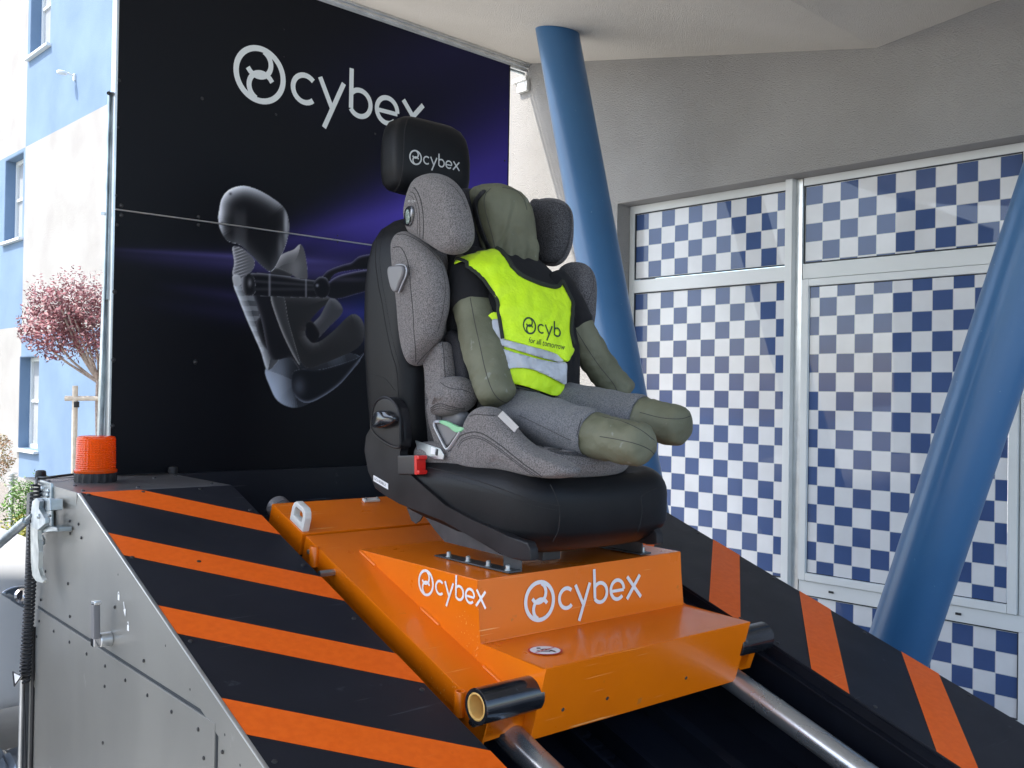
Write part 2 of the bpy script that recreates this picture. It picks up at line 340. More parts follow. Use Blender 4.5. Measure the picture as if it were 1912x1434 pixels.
        if label: ob['label'] = label
        return ob
def attach(ob, parent):
    ob.parent = parent; ob.matrix_parent_inverse = Matrix.Translation(-Vector(parent.get('base', (0, 0, 0)))) 
def resample(pts, n):
    m_ = len(pts); dense = []
    for i in range(m_):
        a, b, c, d = pts[i - 1], pts[i], pts[(i + 1) % m_], pts[(i + 2) % m_]
        for j in range(12):
            t = j / 12.; dense.append(.5 * ((2 * b) + (c - a) * t + (2 * a - 5 * b + 4 * c - d) * t * t + (3 * b - a - 3 * c + d) * t ** 3))
    ln = [0]
    for i in range(len(dense)): ln.append(ln[-1] + (dense[(i + 1) % len(dense)] - dense[i]).length)
    res = []; k = 0
    for i in range(n):
        t = ln[-1] * i / n
        while ln[k + 1] < t: k += 1
        f = (t - ln[k]) / max(ln[k + 1] - ln[k], 1e-9); res.append(dense[k].lerp(dense[(k + 1) % len(dense)], f))
    return res
def curve_pts(pts, k=8):      # open Catmull-Rom
    pts = [Vector(p) for p in pts]; e = [2 * pts[0] - pts[1]] + pts + [2 * pts[-1] - pts[-2]]; r = []
    for i in range(1, len(e) - 2):
        a, b, c, d = e[i - 1:i + 3]
        for j in range(k):
            t = j / k; r.append(.5 * ((2 * b) + (c - a) * t + (2 * a - 5 * b + 4 * c - d) * t * t + (3 * b - a - 3 * c + d) * t ** 3))
    r.append(pts[-1]); return r
def thing(name, loc, label, cat, group=None):
    o = bpy.data.objects.new(name, None); COL.objects.link(o); o.location = loc; o.empty_display_size = .1
    o['base'] = tuple(loc); o['label'] = label; o['category'] = cat
    if group: o['group'] = group
    return o
def tag(o, label, cat, group=None):
    o['label'] = label; o['category'] = cat
    if group: o['group'] = group
    return o
def copy_tree(o, loc=None, parent=None):
    c = o.copy(); COL.objects.link(c)
    if parent: c.parent = parent
    if loc is not None: c.location = loc
    for ch in [q for q in bpy.data.objects if q.parent == o]: copy_tree(ch, None, c)
    return c
def superell(c, U, V, a, b, e=2.5, n=48, rot=0):
    r = []
    for j in range(n):
        t = 2 * math.pi * j / n; x, y = math.cos(t), math.sin(t)
        r.append(Vector(c) + U * (a * math.copysign(abs(x) ** (2 / e), x)) + V * (b * math.copysign(abs(y) ** (2 / e), y)))
    return r
def bvh(*obs):
    v = []; f = []
    for o in obs:
        n = len(v); v += [x.co.copy() for x in o.data.vertices]; f += [[i + n for i in p.vertices] for p in o.data.polygons]
    return BVHTree.FromPolygons(v, f)
def hit(bv, x, y, off=.001):
    d = sight(x, y).normalized(); h = bv.ray_cast(EYE, d)
    if h[0] is None: return None
    n = h[1] if h[1].dot(d) < 0 else -h[1]
    return h[0] + n * off
def seam(bv, pts, parent, m='seam', r=.0013, name='seam', off=0., dash=0):
    c = curve_pts([Vector((x, y, 0)) for x, y in pts], 10); q = [hit(bv, p.x, p.y, off) for p in c]; mb = MB(); run = []
    for i, p in enumerate(q + [None]):
        if p is None or (run and (p - run[-1]).length > .05):
            if len(run) > 1:
                if dash:
                    for k in range(0, len(run) - 1): mb.tube([run[k], run[k].lerp(run[k + 1], .55)], r, 5)
                else: mb.tube(run, r, 6)
            run = [p] if p is not None else []
        else: run.append(p)
    return mb.build(name, m, parent) if mb.f else None
def drape(name, bv, poly, m, parent, off=.004, step=6, smooth=True, wr=0., thick=.002, rel=None):
    # cloth or print lying on a surface: outline filled, every point carried onto the surface beneath it
    if smooth: poly = [(p.x, p.y) for p in resample([Vector((x, y, 0)) for x, y in poly], max(24, 6 * len(poly)))]
    xs = [p[0] for p in poly]; ys = [p[1] for p in poly]; inner = []
    def inside(x, y):
        c = False; j = len(poly) - 1
        for i in range(len(poly)):
            if (poly[i][1] > y) != (poly[j][1] > y) and x < (poly[j][0] - poly[i][0]) * (y - poly[i][1]) / (poly[j][1] - poly[i][1]) + poly[i][0]: c = not c
            j = i
        return c
    y = min(ys) + step / 2
    while y < max(ys):
        x = min(xs) + step / 2
        while x < max(xs):
            if inside(x, y): inner.append(Vector((x, y)))
            x += step
        y += step
    n = len(poly)
    v2, e2, f2, *_ = delaunay_2d_cdt([Vector(p) for p in poly] + inner, [], [list(range(n))], 1, .01)
    v3 = []
    for p in v2:
        h = hit(bv, p.x, p.y, off)
        if h is not None and wr: h = h + (EYE - h).normalized() * abs(noise.noise(Vector((p.x / 26, p.y / 40, 3)))) * wr
        v3.append(h)
    keep = [i for i, h in enumerate(v3) if h is not None]; mp = {i: k for k, i in enumerate(keep)}
    f = [[mp[i] for i in q] for q in f2 if all(v3[i] is not None for i in q) and max((v3[q[a]] - v3[q[a - 1]]).length for a in range(len(q))) < .08]
    mb = MB().add([v3[i] for i in keep], f); ob = mb.build(name, m, parent, ang=70)
    if thick:
        md = ob.modifiers.new('thickness', 'SOLIDIFY'); md.thickness = thick; md.offset = 0
    return ob

# lettering: strokes in units of the emblem's diameter, emblem centred on the origin
def arc(cx, cy, r, a0, a1, n=22):
    return [(cx + r * math.cos(R(a0 + (a1 - a0) * i / n)), cy + r * math.sin(R(a0 + (a1 - a0) * i / n))) for i in range(n + 1)]
W_ = .094
EMB = [(arc(0, 0, .45, 0, 360, 48), .1)]
_A = arc(-.03, .20, .236, 66, -118, 26)
_A += [(-.185, .018), (-.235, .078)]
EMB += [(_A, .092), ([(-x, -y) for x, y in _A], .092)]
LET = {'c': [(arc(1.39, -.04, .243, 46, 314), W_)],
       'y': [([(1.70, .25), (1.97, -.28)], W_), ([(2.21, .25), (1.80, -.65)], W_)],
       'b': [([(2.375, .57), (2.375, -.17)], W_), (arc(2.57, -.04, .243, 214, 506, 34), W_)],
       'e': [(arc(3.15, -.04, .243, -2, 316, 34), W_), ([(2.92, -.065), (3.393, -.065)], .08)],
       'x': [([(3.53, .25), (4.04, -.33)], W_ * 1.05), ([(4.02, .25), (3.50, -.33)], W_ * 1.05)]}
LET = {k: [([(x - .5 + (.05 if k in 'ex' else 0), y) for x, y in p], w) for p, w in v] for k, v in LET.items()}
def ribbon(pts, w, fmap, mb, lift=0., dens=.03):
    q = []
    for i in range(len(pts) - 1):
        a, b = Vector(pts[i]), Vector(pts[i + 1]); k = max(1, int((b - a).length / dens))
        q += [a.lerp(b, j / k) for j in range(k)]
    q.append(Vector(pts[-1])); v = []; closed = (q[0] - q[-1]).length < 1e-3
    for i, p in enumerate(q):
        a = q[i - 1] if i else (q[-2] if closed else q[0]); b = q[i + 1] if i < len(q) - 1 else (q[1] if closed else q[-1])
        t = (b - a).normalized(); nn = Vector((-t.y, t.x)); v += [fmap(p + nn * w / 2, lift), fmap(p - nn * w / 2, lift)]
    if any(x is None for x in v):
        ok = [i for i in range(0, len(v), 2) if v[i] is not None and v[i + 1] is not None]
        f = [(i, i + 1, i + 3, i + 2) for i in ok if i + 2 in ok]
        v = [x if x is not None else Vector((0, 0, -5)) for x in v]
        used = sorted({i for q_ in f for i in q_}); mp = {i: k for k, i in enumerate(used)}
        mb.add([v[i] for i in used], [[mp[i] for i in q_] for q_ in f])
    else: mb.add(v, [(i, i + 1, i + 3, i + 2) for i in range(0, len(v) - 2, 2)])
def logo(fmap, m, parent, letters='cybex', name='lettering', lab=None, raise_=.00012):
    mb = MB(); k = 0
    for pts, w in EMB: ribbon(pts, w, fmap, mb, k * raise_); k += 1
    for ch in letters:
        for pts, w in LET[ch]: ribbon(pts, w, fmap, mb, k * raise_); k += 1
    return mb.build(name, m, parent, ang=80, label=lab)
def plane_map(o, ux, uy, sc, off=.001):
    nrm = ux.cross(uy).normalized()
    if nrm.dot(EYE - o) < 0: nrm = -nrm
    return lambda p, l: o + ux * (p.x * sc) + uy * (p.y * sc) + nrm * (off + l)
def cast_map(o, ux, uy, sc, bv, off=.0012):
    def g(p, l):
        q = o + ux * (p.x * sc) + uy * (p.y * sc); d = (q - EYE).normalized(); h = bv.ray_cast(EYE, d)
        if h[0] is None: return None
        return h[0] - d * (off + l)
    return g
def words(txt, fmap, m, parent, shear=0., name='lettering', narrow=1.):
    cu = bpy.data.curves.new('t', 'FONT'); cu.body = txt; cu.shear = shear; cu.size = 1; cu.fill_mode = 'FRONT'; cu.resolution_u = 3
    t = bpy.data.objects.new('t', cu); COL.objects.link(t); bpy.context.view_layer.update()
    me = bpy.data.meshes.new_from_object(t.evaluated_get(bpy.context.evaluated_depsgraph_get())); bpy.data.objects.remove(t)
    v = [fmap(Vector((x.co.x * narrow, x.co.y)), 0) for x in me.vertices]
    f = [list(p.vertices) for p in me.polygons if all(v[i] is not None for i in p.vertices)]
    v = [x if x is not None else Vector((0, 0, -5)) for x in v]; used = sorted({i for q in f for i in q}); mp = {i: k for k, i in enumerate(used)}
    return MB().add([v[i] for i in used], [[mp[i] for i in q] for q in f]).build(name, m, parent, smooth=False)
#@@SETTING
# ================================================================== SETTING
MB().add([(-60, -60, 0), (60, -60, 0), (60, 90, 0), (-60, 90, 0)], [(0, 1, 2, 3)]).build('paving', 'paving', kind='structure', smooth=False)
mb = MB().add([FP(5.5, .02, .06), FP(5.5, .02, 2.6), FP(30, .02, 2.6), FP(30, .02, .06)], [(0, 1, 2, 3)]); mb.build('planting_bed', 'soil', kind='structure', smooth=False)
mb = MB().add([FP(8.5, .035, 2.2), FP(8.5, .035, 3.6), FP(30, .035, 3.6), FP(30, .035, 2.2)], [(0, 1, 2, 3)]); mb.build('lawn', 'grass', kind='structure', smooth=False)
mb = MB(); rnd = random.Random(2)
for i in range(9000):
    s = rnd.uniform(8.6, 17); o = rnd.uniform(2.25, 3.55); b = FP(s, .035, o); a = rnd.uniform(0, 6.3); h = rnd.uniform(.03, .07); w = Vector((math.cos(a), math.sin(a), 0)) * .005
    mb.add([b - w, b + w, b + Vector((rnd.uniform(-.02, .02), rnd.uniform(-.02, .02), h))], [(0, 1, 2)])
g = mb.build('grass_blades', 'leaf_green', kind='stuff', smooth=False); tag(g, 'short green grass strip in front of the blue and white building', 'grass')

# ---- the building: one wall plane, painted in big white and blue fields
bld = thing('office_building', FP(0, 0), 'white plastered building painted with large pale blue squares, glazed front under a canopy', 'building')
OPEN = [(-3.75, 1.165, 0.0, 2.70), (12.0, 12.86, .59, 1.955), (12.88, 13.75, 3.745, 5.045), (11.83, 12.70, 6.40, 7.85), (15.3, 16.2, .59, 1.955), (15.3, 16.2, 6.4, 7.85)]
def blue(s, z):
    if s > 12.8: return 2.40 < z < 5.09 or 8.0 < z < 10.7
    if 9.0 < s < 12.8: return z < 2.27 or 5.09 < z < 8.0
    return False
cs = sorted({-5.0, 9.0, 12.8, 16.9, 22} | {x for o in OPEN for x in o[:2]}); cz = sorted({-.2, 2.27, 2.40, 5.09, 8.0, 10.7} | {x for o in OPEN for x in o[2:]})
mw = {False: MB(), True: MB()}
for i in range(len(cs) - 1):
    for j in range(len(cz) - 1):
        a, b, c, d = cs[i], cs[i + 1], cz[j], cz[j + 1]; s, z = (a + b) / 2, (c + d) / 2
        if any(o[0] < s < o[1] and o[2] < z < o[3] for o in OPEN): continue
        mw[blue(s, z)].fbox(a, b, c, d, -.25, .14 if s < 9 else .05)
mw[False].build('wall', 'plaster', bld, smooth=False, label='white plaster wall'); mw[True].build('painted_field', 'plaster_blue', bld, smooth=False, label='pale blue painted plaster field')
for a, b, c, d in OPEN[1:]:      # reveals lined with blue plaster: one bent piece per opening
    loop = lambda e, o: [FP(a + e, c, o), FP(a + e, d - e, o), FP(b - e, d - e, o), FP(b - e, c, o)]
    mb = MB(); L0 = [loop(0, -.2), loop(0, .046), loop(.012, .046), loop(.012, -.2)]
    v = [p for l in L0 for p in l]; f = []
    for q in range(4):
        for k in range(3): f.append([q * 4 + k, q * 4 + k + 1, ((q + 1) % 4) * 4 + k + 1, ((q + 1) % 4) * 4 + k])
    f += [[0, 4, 8, 12], [3, 7, 11, 15]]
    mb.add(v, f).build('window_reveal', 'plaster_blue', bld, smooth=False)
for a, b, c, d in OPEN[1:]:
    f = MB(); O0, O1 = -.16, -.10
    for x0, x1, z0, z1 in ((a + .012, a + .07, c, d - .012), (b - .07, b - .012, c, d - .012), (a + .07, b - .07, c, c + .06), (a + .07, b - .07, d - .072, d - .012), (a + .07, b - .07, c + (d - c) * .50, c + (d - c) * .50 + .04)):
        f.fbox(x0, x1, z0, z1, O0, O1)
    fo = f.build('window', 'upvc', bld, smooth=False)
    MB().fbox(a + .07, b - .07, c + .06, d - .07, -.14, -.13).build('pane', 'farglass', fo, smooth=False)
    MB().fbox(a - .05, b + .05, c - .045, c - .005, -.10, .12, bev=.006).build('window_sill', 'upvc', bld)
# ---- glazed front
near = []
def frame_part(name, lst, parent, bev=.004, m_='upvc'):
    f = MB()
    for q in lst: f.fbox(*q, bev=bev)
    return f.build(name, m_, parent)
def pane(s0, s1, z0, z1, parent, so=0., zo=0., off=.006):
    # film squares are 0.10 m; so/zo put the print where its joints fall
    me = MB().add([FP(s0, z0, off), FP(s1, z0, off), FP(s1, z1, off), FP(s0, z1, off)], [(0, 1, 2, 3)]).build('pane', 'film', parent, smooth=False)
    uv = me.data.uv_layers.new(name='UVMap'); co = {0: (s0, z0), 1: (s1, z0), 2: (s1, z1), 3: (s0, z1)}
    for l in me.data.loops:
        p = me.data.vertices[l.vertex_index].co; s = (p - FP(0, 0, off)).dot(FD); uv.data[l.index].uv = (s - so + 50.0, p.z - zo + 50.0)
    g = MB()
    for q in ((s0 - .006, s0, z0 - .006, z1 + .006), (s1, s1 + .006, z0 - .006, z1 + .006), (s0, s1, z0 - .006, z0), (s0, s1, z1, z1 + .006)): g.fbox(*q, .001, .014)
    g.build('gasket', 'gasket', parent, smooth=False)
gl = frame_part('window', [(1.125, 1.164, .0, 2.698, -.05, .02), (.045, 1.125, 2.648, 2.698, -.05, .02), (.045, 1.125, 2.150, 2.228, -.05, .02), (.045, 1.125, 0, .05, -.05, .02), (.045, 1.125, .455, .52, -.05, .02)], bld)
gl['label'] = 'fixed white frame left of the mullion, blue and white checked panes'
pane(.056, 1.118, 2.240, 2.642, gl, .1215, .042); pane(.056, 1.118, .527, 2.143, gl, .1225, .043 + .1); pane(.056, 1.118, .056, .448, gl, .1225, .043)
MB().fbox(.002, .045, 0, 2.698, -.05, .055, bev=.003).build('mullion', 'upvc', bld)
MB().fbox(-.040, .002, 0, 2.698, -.05, .018, bev=.003).build('mullion', 'alu', bld, label='grey metal return beside the white mullion')
gr = frame_part('window', [(-1.20, -.044, 2.655, 2.698, -.05, .02), (-1.20, -.044, 2.150, 2.232, -.05, .02), (-1.20, -.044, .452, .528, -.05, .02), (-1.20, -.044, 0, .05, -.05, .02), (-1.20, -1.155, .05, .452, -.05, .02), (-1.20, -1.155, .528, 2.15, -.05, .02), (-1.20, -1.155, 2.232, 2.655, -.05, .02)], bld)
gr['label'] = 'white frame right of the mullion with an opening sash'
pane(-1.149, -.050, 2.240, 2.650, gr, -.052, .049); pane(-1.149, -.050, .056, .446, gr, -.052, .043)
sash = frame_part('sash', [(-1.150, -1.108, .531, 2.147, -.04, .034), (-.088, -.047, .531, 2.147, -.04, .034), (-1.108, -.088, .531, .571, -.04, .034), (-1.108, -.088, 2.108, 2.147, -.04, .034)], gr)
pane(-1.102, -.094, .577, 2.102, gr, -.047, .043 + .1, off=.02)
for s_ in (-.235, -.888): MB().fbox(s_ - .013, s_ + .013, .485, .496, .02, .026).build('drain_cover', 'black_pl', gr)
for k in (1, 2):      # further bays, beyond the picture's right edge
    s0 = -1.20 - 1.25 * k + .0
    g2 = frame_part('window', [(s0, s0 + .06, 0, 2.698, -.05, .04), (s0 + .06, s0 + 1.25, 2.648, 2.698, -.05, .02), (s0 + .06, s0 + 1.25, 2.15, 2.23, -.05, .02), (s0 + .06, s0 + 1.25, .45, .53, -.05, .02), (s0 + .06, s0 + 1.25, 0, .05, -.05, .02)], bld)
    pane(s0 + .07, s0 + 1.24, 2.24, 2.64, g2, .02, .042); pane(s0 + .07, s0 + 1.24, .54, 2.14, g2, .02, .043); pane(s0 + .07, s0 + 1.24, .06, .44, g2, .02, .043)
MB().fbox(-3.75, 1.165, -.05, .0, -.25, .14).build('threshold', 'paving', bld, smooth=False)
MB().fbox(9.0, 22, -.15, .16, .05, .065).build('plinth', 'plaster', bld, smooth=False)

# ---- canopy: folded underside, highest at its far edge, valley square to the wall
zc = lambda s: 3.26 + .204 * (s + .505) if s > -.505 else 3.26 - .127 * (s + .505)
CW = 6.3
cano = thing('entrance_canopy', FP(0, 3.3), 'broad beige plaster canopy with a folded underside over the ramp trailer', 'canopy')
SE = 1.955
mb = MB()
for a, b in ((-.505, SE), (-4.9, -.505)):
    p = [FP(a, zc(a), .142), FP(a, zc(a), CW), FP(b, zc(b), CW), FP(b, zc(b), .142)]
    q = [x + Vector((0, 0, 4.15 - x.z)) for x in p]; mb.hexa(p + q)
mb.build('soffit', 'soffit', cano, smooth=False)
ze = zc(SE)
mb = MB()       # folded metal drip edge
for k, (o0, z0, z1) in enumerate(((.0, -.012, .05), (.012, -.028, .02), (.03, -.05, -.02))):
    p = [FP(SE + o0, ze + z, o) for z in (z0, z1) for o in (.142, CW)]
    w = FD * .014
    mb.hexa([p[0], p[1], p[1] + w, p[0] + w, p[2], p[3], p[3] + w, p[2] + w], bev=.002)
mb.build('drip_edge', 'alu', cano)
MB().cyl(FP(SE + .055, ze - .06, .15), FP(SE + .055, ze - .06, CW), .011, n=12).build('edge_rail', 'zinc', cano)
for o in (1.05, 2.4, 4.2): MB().fbox(SE + .035, SE + .075, ze - .085, ze - .02, o, o + .02, bev=.003).build('rail_clip', 'zinc', cano)
# outlet at the wall end of the gutter
sp = thing('rain_spout', FP(2.1, 3.5, .06), 'small pale metal gutter outlet on the white wall under the canopy edge', 'gutter outlet')
MB().fbox(1.96, 2.10, 3.645, 3.675, .142, .18, bev=.004).build('tray', 'nylon', sp); MB().fbox(1.96, 2.06, 3.575, 3.645, .142, .17, bev=.004).build('chute', 'nylon', sp)

# ---- slanting tube columns
def column(p0, p1, r, label):
    d = (p1 - p0).normalized(); a = p0 - d * (p0.z + .02) / d.z; s = 3.9; b = p0 + d * (s - p0.z) / d.z
    t = thing('slanted_column', (a.x, a.y, 0), label, 'column', 'blue slanted columns carrying the canopy')
    MB().tube([a.lerp(b, i / 24) for i in range(25)], r, 64).build('shaft', 'column', t)
    MB().cyl(Vector((a.x, a.y, 0)), Vector((a.x, a.y, .02)), r * 1.5, n=40).build('base_plate', 'column', t)
    return t
column(P(1144, 630, D=5.1), P(1036, 35, D=5.6), .121, 'blue round column leaning left behind the seat, its top in the canopy')
column(P(1688.5, 1181, D=3.82), P(1896, 560, D=3.59), .121, 'blue round column leaning right in front of the checked windows')

# ---- wall lamp
t = thing('wall_lamp', FP(10.814, 5.6, .05), 'small white floodlight on a bracket on the blue wall', 'wall lamp')
q = FP(10.80, 5.70, .05)
MB().fbox(10.78, 10.83, 5.64, 5.73, .05, .075, bev=.004).build('bracket', 'upvc', t)
MB().cyl(q + FN * .02, q + FN * .10 + Vector((0, 0, .02)), .012).build('arm', 'upvc', t)
mb = MB().cushion([q + FN * (.16 + .07 * math.cos(a)) + FD * (.04 + .055 * math.sin(a)) + Vector((0, 0, .02)) for a in [i * math.pi / 4 for i in range(8)]], (0, 0, 1), .045, .02); mb.build('lamp_head', 'upvc', t)

# ---- plants by the wall
def leaves(mb, c, rad, n, sz, rnd, keep=None, power=.5):
    i = 0
    while i < n:
        d = Vector((rnd.gauss(0, 1), rnd.gauss(0, 1), rnd.gauss(0, 1))).normalized() * (rnd.random() ** power)
        p = Vector((c[0] + d.x * rad[0], c[1] + d.y * rad[1], c[2] + d.z * rad[2]))
        if noise.noise(p * 4.5) < -.14 and rnd.random() < .75: i += 1; continue
        if keep and not keep(p): i += 1; continue
        a = Vector((rnd.gauss(0, 1), rnd.gauss(0, 1), rnd.gauss(0, .8))).normalized(); b = a.orthogonal().normalized(); s = sz * rnd.uniform(.6, 1.3)
        mb.add([p - a * s, p + b * s * .45, p + a * s, p - b * s * .45], [(0, 1, 2, 3)]); i += 1
rnd = random.Random(7)
tp = P(183, 830, D=10.0); tb = Vector((tp.x, tp.y, 0)); tree = thing('plum_tree', tb, 'small round-crowned tree with dark red leaves tied to wooden stakes', 'tree')
cc = P(150, 612, D=10.0)
mb = MB(); top = Vector((tb.x, tb.y, 1.58)); mb.tube([tb, tb + Vector((.01, 0, .8)), tb + Vector((-.01, 0, 1.3)), top], [.035, .03, .027, .034], 10)
br = []
for i in range(13):
    a = rnd.uniform(0, 6.3); rr = rnd.uniform(.25, .5); e = Vector((cc.x + math.cos(a) * rr, cc.y + math.sin(a) * rr, rnd.uniform(cc.z - .1, cc.z + .4)))
    mid = top.lerp(e, .5) + Vector((math.cos(a), math.sin(a), -.3)) * .06; mb.tube(curve_pts([top - Vector((0, 0, .03)), mid, e], 4), [.016 - .0012 * k for k in range(9)], 6); br.append((top, mid, e))
mb.build('trunk', 'bark', tree)
mb = MB(); leaves(mb, (cc.x, cc.y, cc.z + .02), (.60, .60, .45), 11500, .024, rnd, keep=lambda p: p.z > cc.z - .42 + .5 * abs(noise.noise(p * 3)) and noise.noise(p * 2.4 + UZ * 3) > -.32, power=.55)
for i in range(90):     # upright young shoots over the crown
    a = rnd.uniform(0, 6.3); rr = .5 * math.sqrt(rnd.random()); b = Vector((cc.x + math.cos(a) * rr, cc.y + math.sin(a) * rr, cc.z + .40 * math.sqrt(max(0, 1 - (rr / .56) ** 2)))); h = rnd.uniform(.1, .26)
    for k in range(9):
        p = b + Vector((math.cos(a) * .05, math.sin(a) * .05, h)) * (k / 9) ; s = .02; v = Vector((rnd.gauss(0, 1), rnd.gauss(0, 1), .4)).normalized(); w = v.orthogonal().normalized()
        mb.add([p, p + v * s + w * s * .4, p + v * s * 2, p + v * s - w * s * .4], [(0, 1, 2, 3)])
mb.build('crown', 'leaf_red', tree, smooth=False, kind='stuff')
for k, (px, py, z1, lb) in enumerate(((140, 830, 1.52, 'pale wooden tree stake left of the red-leaved tree'),)):
    b = P(px, py, D=9.9); b.z = 0; st = thing('tree_stake', b, lb, 'stake')
    MB().cyl(b, b + Vector((-.01, 0, z1)), .03, .027, 10).build('post', 'stake', st)
    MB().cyl(b + Vector((-.09, .05, z1 - .13)), b + Vector((.45, -.30, z1 - .12)), .026, .024, 10).build('crossbar', 'stake', st)
    MB().cyl(b + Vector((0, 0, z1 - .22)), b + Vector((0, 0, z1 - .16)), .034, n=10).build('tie', 'rubber', st)
b = P(-8, 850, D=10.5); q = Vector((b.x, b.y, 0)); t = thing('topiary_shrub', q, 'clipped ball shrub with orange and green leaves at the left edge', 'shrub')
mb = MB(); leaves(mb, b, (.2, .2, .24), 1800, .016, rnd, power=.35); mb.build('foliage', 'leaf_mixed', t, smooth=False, kind='stuff'); MB().cyl(q, b, .014, n=8).build('stem', 'bark', t)
b = P(72, 912, D=9.6); q = Vector((b.x, b.y, 0)); t = thing('conifer_shrub', q, 'bright green feathery bush behind the trailer latch', 'shrub')
mb = MB(); leaves(mb, (b.x, b.y, .28), (.34, .34, .33), 3000, .022, rnd, power=.4)
for i in range(40):
    a = rnd.uniform(0, 6.3); rr = rnd.uniform(.05, .3); s = Vector((b.x + math.cos(a) * rr, b.y + math.sin(a) * rr, .48)); e = s + Vector((math.cos(a) * .1, math.sin(a) * .1, rnd.uniform(.05, .2)))
    for k in range(8):
        p = s.lerp(e, k / 8); v = Vector((rnd.gauss(0, 1), rnd.gauss(0, 1), .8)).normalized() * .03; w = v.orthogonal().normalized() * .008; mb.add([p - w, p + w, p + v], [(0, 1, 2)])
mb.build('foliage', 'leaf_green', t, smooth=False, kind='stuff'); MB().cyl(q, q + Vector((0, 0, .3)), .02, n=8).build('stem', 'bark', t)
b = P(48, 972, D=9.3); q = Vector((b.x, b.y, 0)); t = thing('low_shrub', q, 'low yellow leaved shrub on the grass by the car', 'shrub')
mb = MB(); leaves(mb, (b.x, b.y, .14), (.34, .3, .15), 1300, .02, rnd, power=.45); mb.build('foliage', 'leaf_yellow', t, smooth=False, kind='stuff')
b = P(21, 960, D=9.8); q = Vector((b.x, b.y, .02)); t = thing('bollard_lamp', q, 'short silver bollard lamp with a louvred head on the lawn', 'bollard lamp')
zt = P(21, 880, D=9.8).z
MB().cyl(q, Vector((q.x, q.y, zt - .16)), .030, n=20).build('post', 'alu', t)
for k in range(5): MB().lathe([(.001, 0), (.052, .0), (.052, .010), (.001, .022)], (q.x, q.y, zt - .155 + .031 * k), n=20).build('louvre', 'alu', t)
MB().cyl(Vector((q.x, q.y, zt - .16)), Vector((q.x, q.y, zt - .01)), .022, n=14).build('diffuser', 'nylon', t)
#@@TRAILER
# ================================================================== TRAILER
XL, XLi, XRi, XR = .775, 1.192, 2.235, 2.636
STOP, SBOT = .415, -2.3          # along the ramp
top = RP(XL, STOP, .01); ZT = top.z; YT = top.y; YB = 3.06
tr = thing('ramp_trailer', (1.7, 2.0, 0), 'dark crash demonstration trailer with grey side and sloping orange-striped cover plates', 'trailer')
def sidept(s, n=.006, x=XL): return RP(x, s, n)
bot = RP(XL, SBOT, 0)
side_poly = [Vector((XL, YB, .16)), Vector((XL, YB, ZT - .004)), Vector((XL, YT, ZT - .004)), sidept(SBOT, .004), Vector((XL, bot.y, .16))]
MB().prism(side_poly[::-1], (.02, 0, 0)).build('side_panel', 'side', tr, smooth=False)
MB().prism([p + Vector((XR - XL - .02, 0, 0)) for p in side_poly], (.02, 0, 0)).build('side_panel', 'plate', tr, smooth=False, label='far dark side panel')
# folded flange along the sloping edge and the top, proud of the side
f = MB(); f.rbox(XL - .0035, XL, SBOT, STOP - .006, -.052, .008, bev=.0012); f.build('edge_flange', 'side', tr)
f = MB().hexa([Vector(p) for p in ((XL - .0035, YT + .006, ZT - .035), (XL, YT + .006, ZT - .035), (XL, YB - .05, ZT - .035), (XL - .0035, YB - .05, ZT - .035), (XL - .0035, YT + .006, ZT), (XL, YT + .006, ZT), (XL, YB - .05, ZT), (XL - .0035, YB - .05, ZT))], bev=.0012); f.build('edge_flange', 'side', tr)
MB().rbox(XL - .0045, XL + .004, SBOT, STOP - .004, .008, .0125, bev=.0018).build('edge_bead', 'alu', tr)
# hinged door, raised a little; black gap behind
dp = [(2.985, .878), (2.36, .878), (1.752, .878), (1.752, .30), (2.985, .30)]
MB().prism([Vector((XL - .0012, y, z)) for y, z in dp], (.001, 0, 0)).build('door_gap', 'gasket', tr, smooth=False)
door = MB().prism([Vector((XL - .005, y, z)) for y, z in [(2.979, .872), (1.758, .872), (1.758, .30), (2.979, .30)]], (.0042, 0, 0), bev=.001).build('side_door', 'side', tr, smooth=False)
hp = Vector((XL, 2.36, .91))
h = MB().lathe([(.015, 0), (.0165, .002), (.0165, .026), (.015, .028)], hp, (-1, 0, 0), 28).build('door_handle', 'alu', door)
MB().box(hp + Vector((-.036, .0, .0)), (.016, .024, .026), bev=.003).build('handle_hub', 'chrome', h)
MB().box(hp + Vector((-.038, -.003, .046)), (.016, .024, .080), bev=.004, Rm=Matrix.Rotation(R(-4), 3, 'X')).build('handle_grip', 'grey_pl', h)
MB().box(hp + Vector((-.038, -.006, .090)), (.017, .025, .010), bev=.003, Rm=Matrix.Rotation(R(-4), 3, 'X')).build('grip_cap', 'chrome', h)
# lock pictograms and arrow
def side_map(y, z, sc): return lambda p, l: Vector((XL - .0008 - l, y - p.x * sc, z + p.y * sc))
def padlock(y, z, opened):
    mb = MB(); g = side_map(y, z, .012)
    mb.add([g(Vector(q), 0) for q in ((-.5, -1), (.5, -1), (.5, .1), (-.5, .1))], [(0, 1, 2, 3)])
    ribbon(arc(0, .25, .32, 0, 180) if not opened else arc(0, .35, .32, -10, 170), .2, g, mb, .0002)
    if not opened: ribbon([(-.32, .1), (-.32, .27)], .2, g, mb, .0003)
    ribbon([(.32, .1), (.32, .32)], .2, g, mb, .0003)
    mb.build('lock_symbol', 'white_print', tr, smooth=False)
padlock(2.314, 1.020, False); padlock(2.247, .962, True)
g = side_map(2.275, .996, .012); mb = MB(); ribbon([(-.4, 1.2), (.3, -.5)], .35, g, mb); mb.add([g(Vector(q), .0002) for q in ((-.35, -.3), (.9, .1), (.75, -1.5))], [(0, 1, 2)]); mb.build('arrow_symbol', 'white_print', tr, smooth=False)
mb = MB()
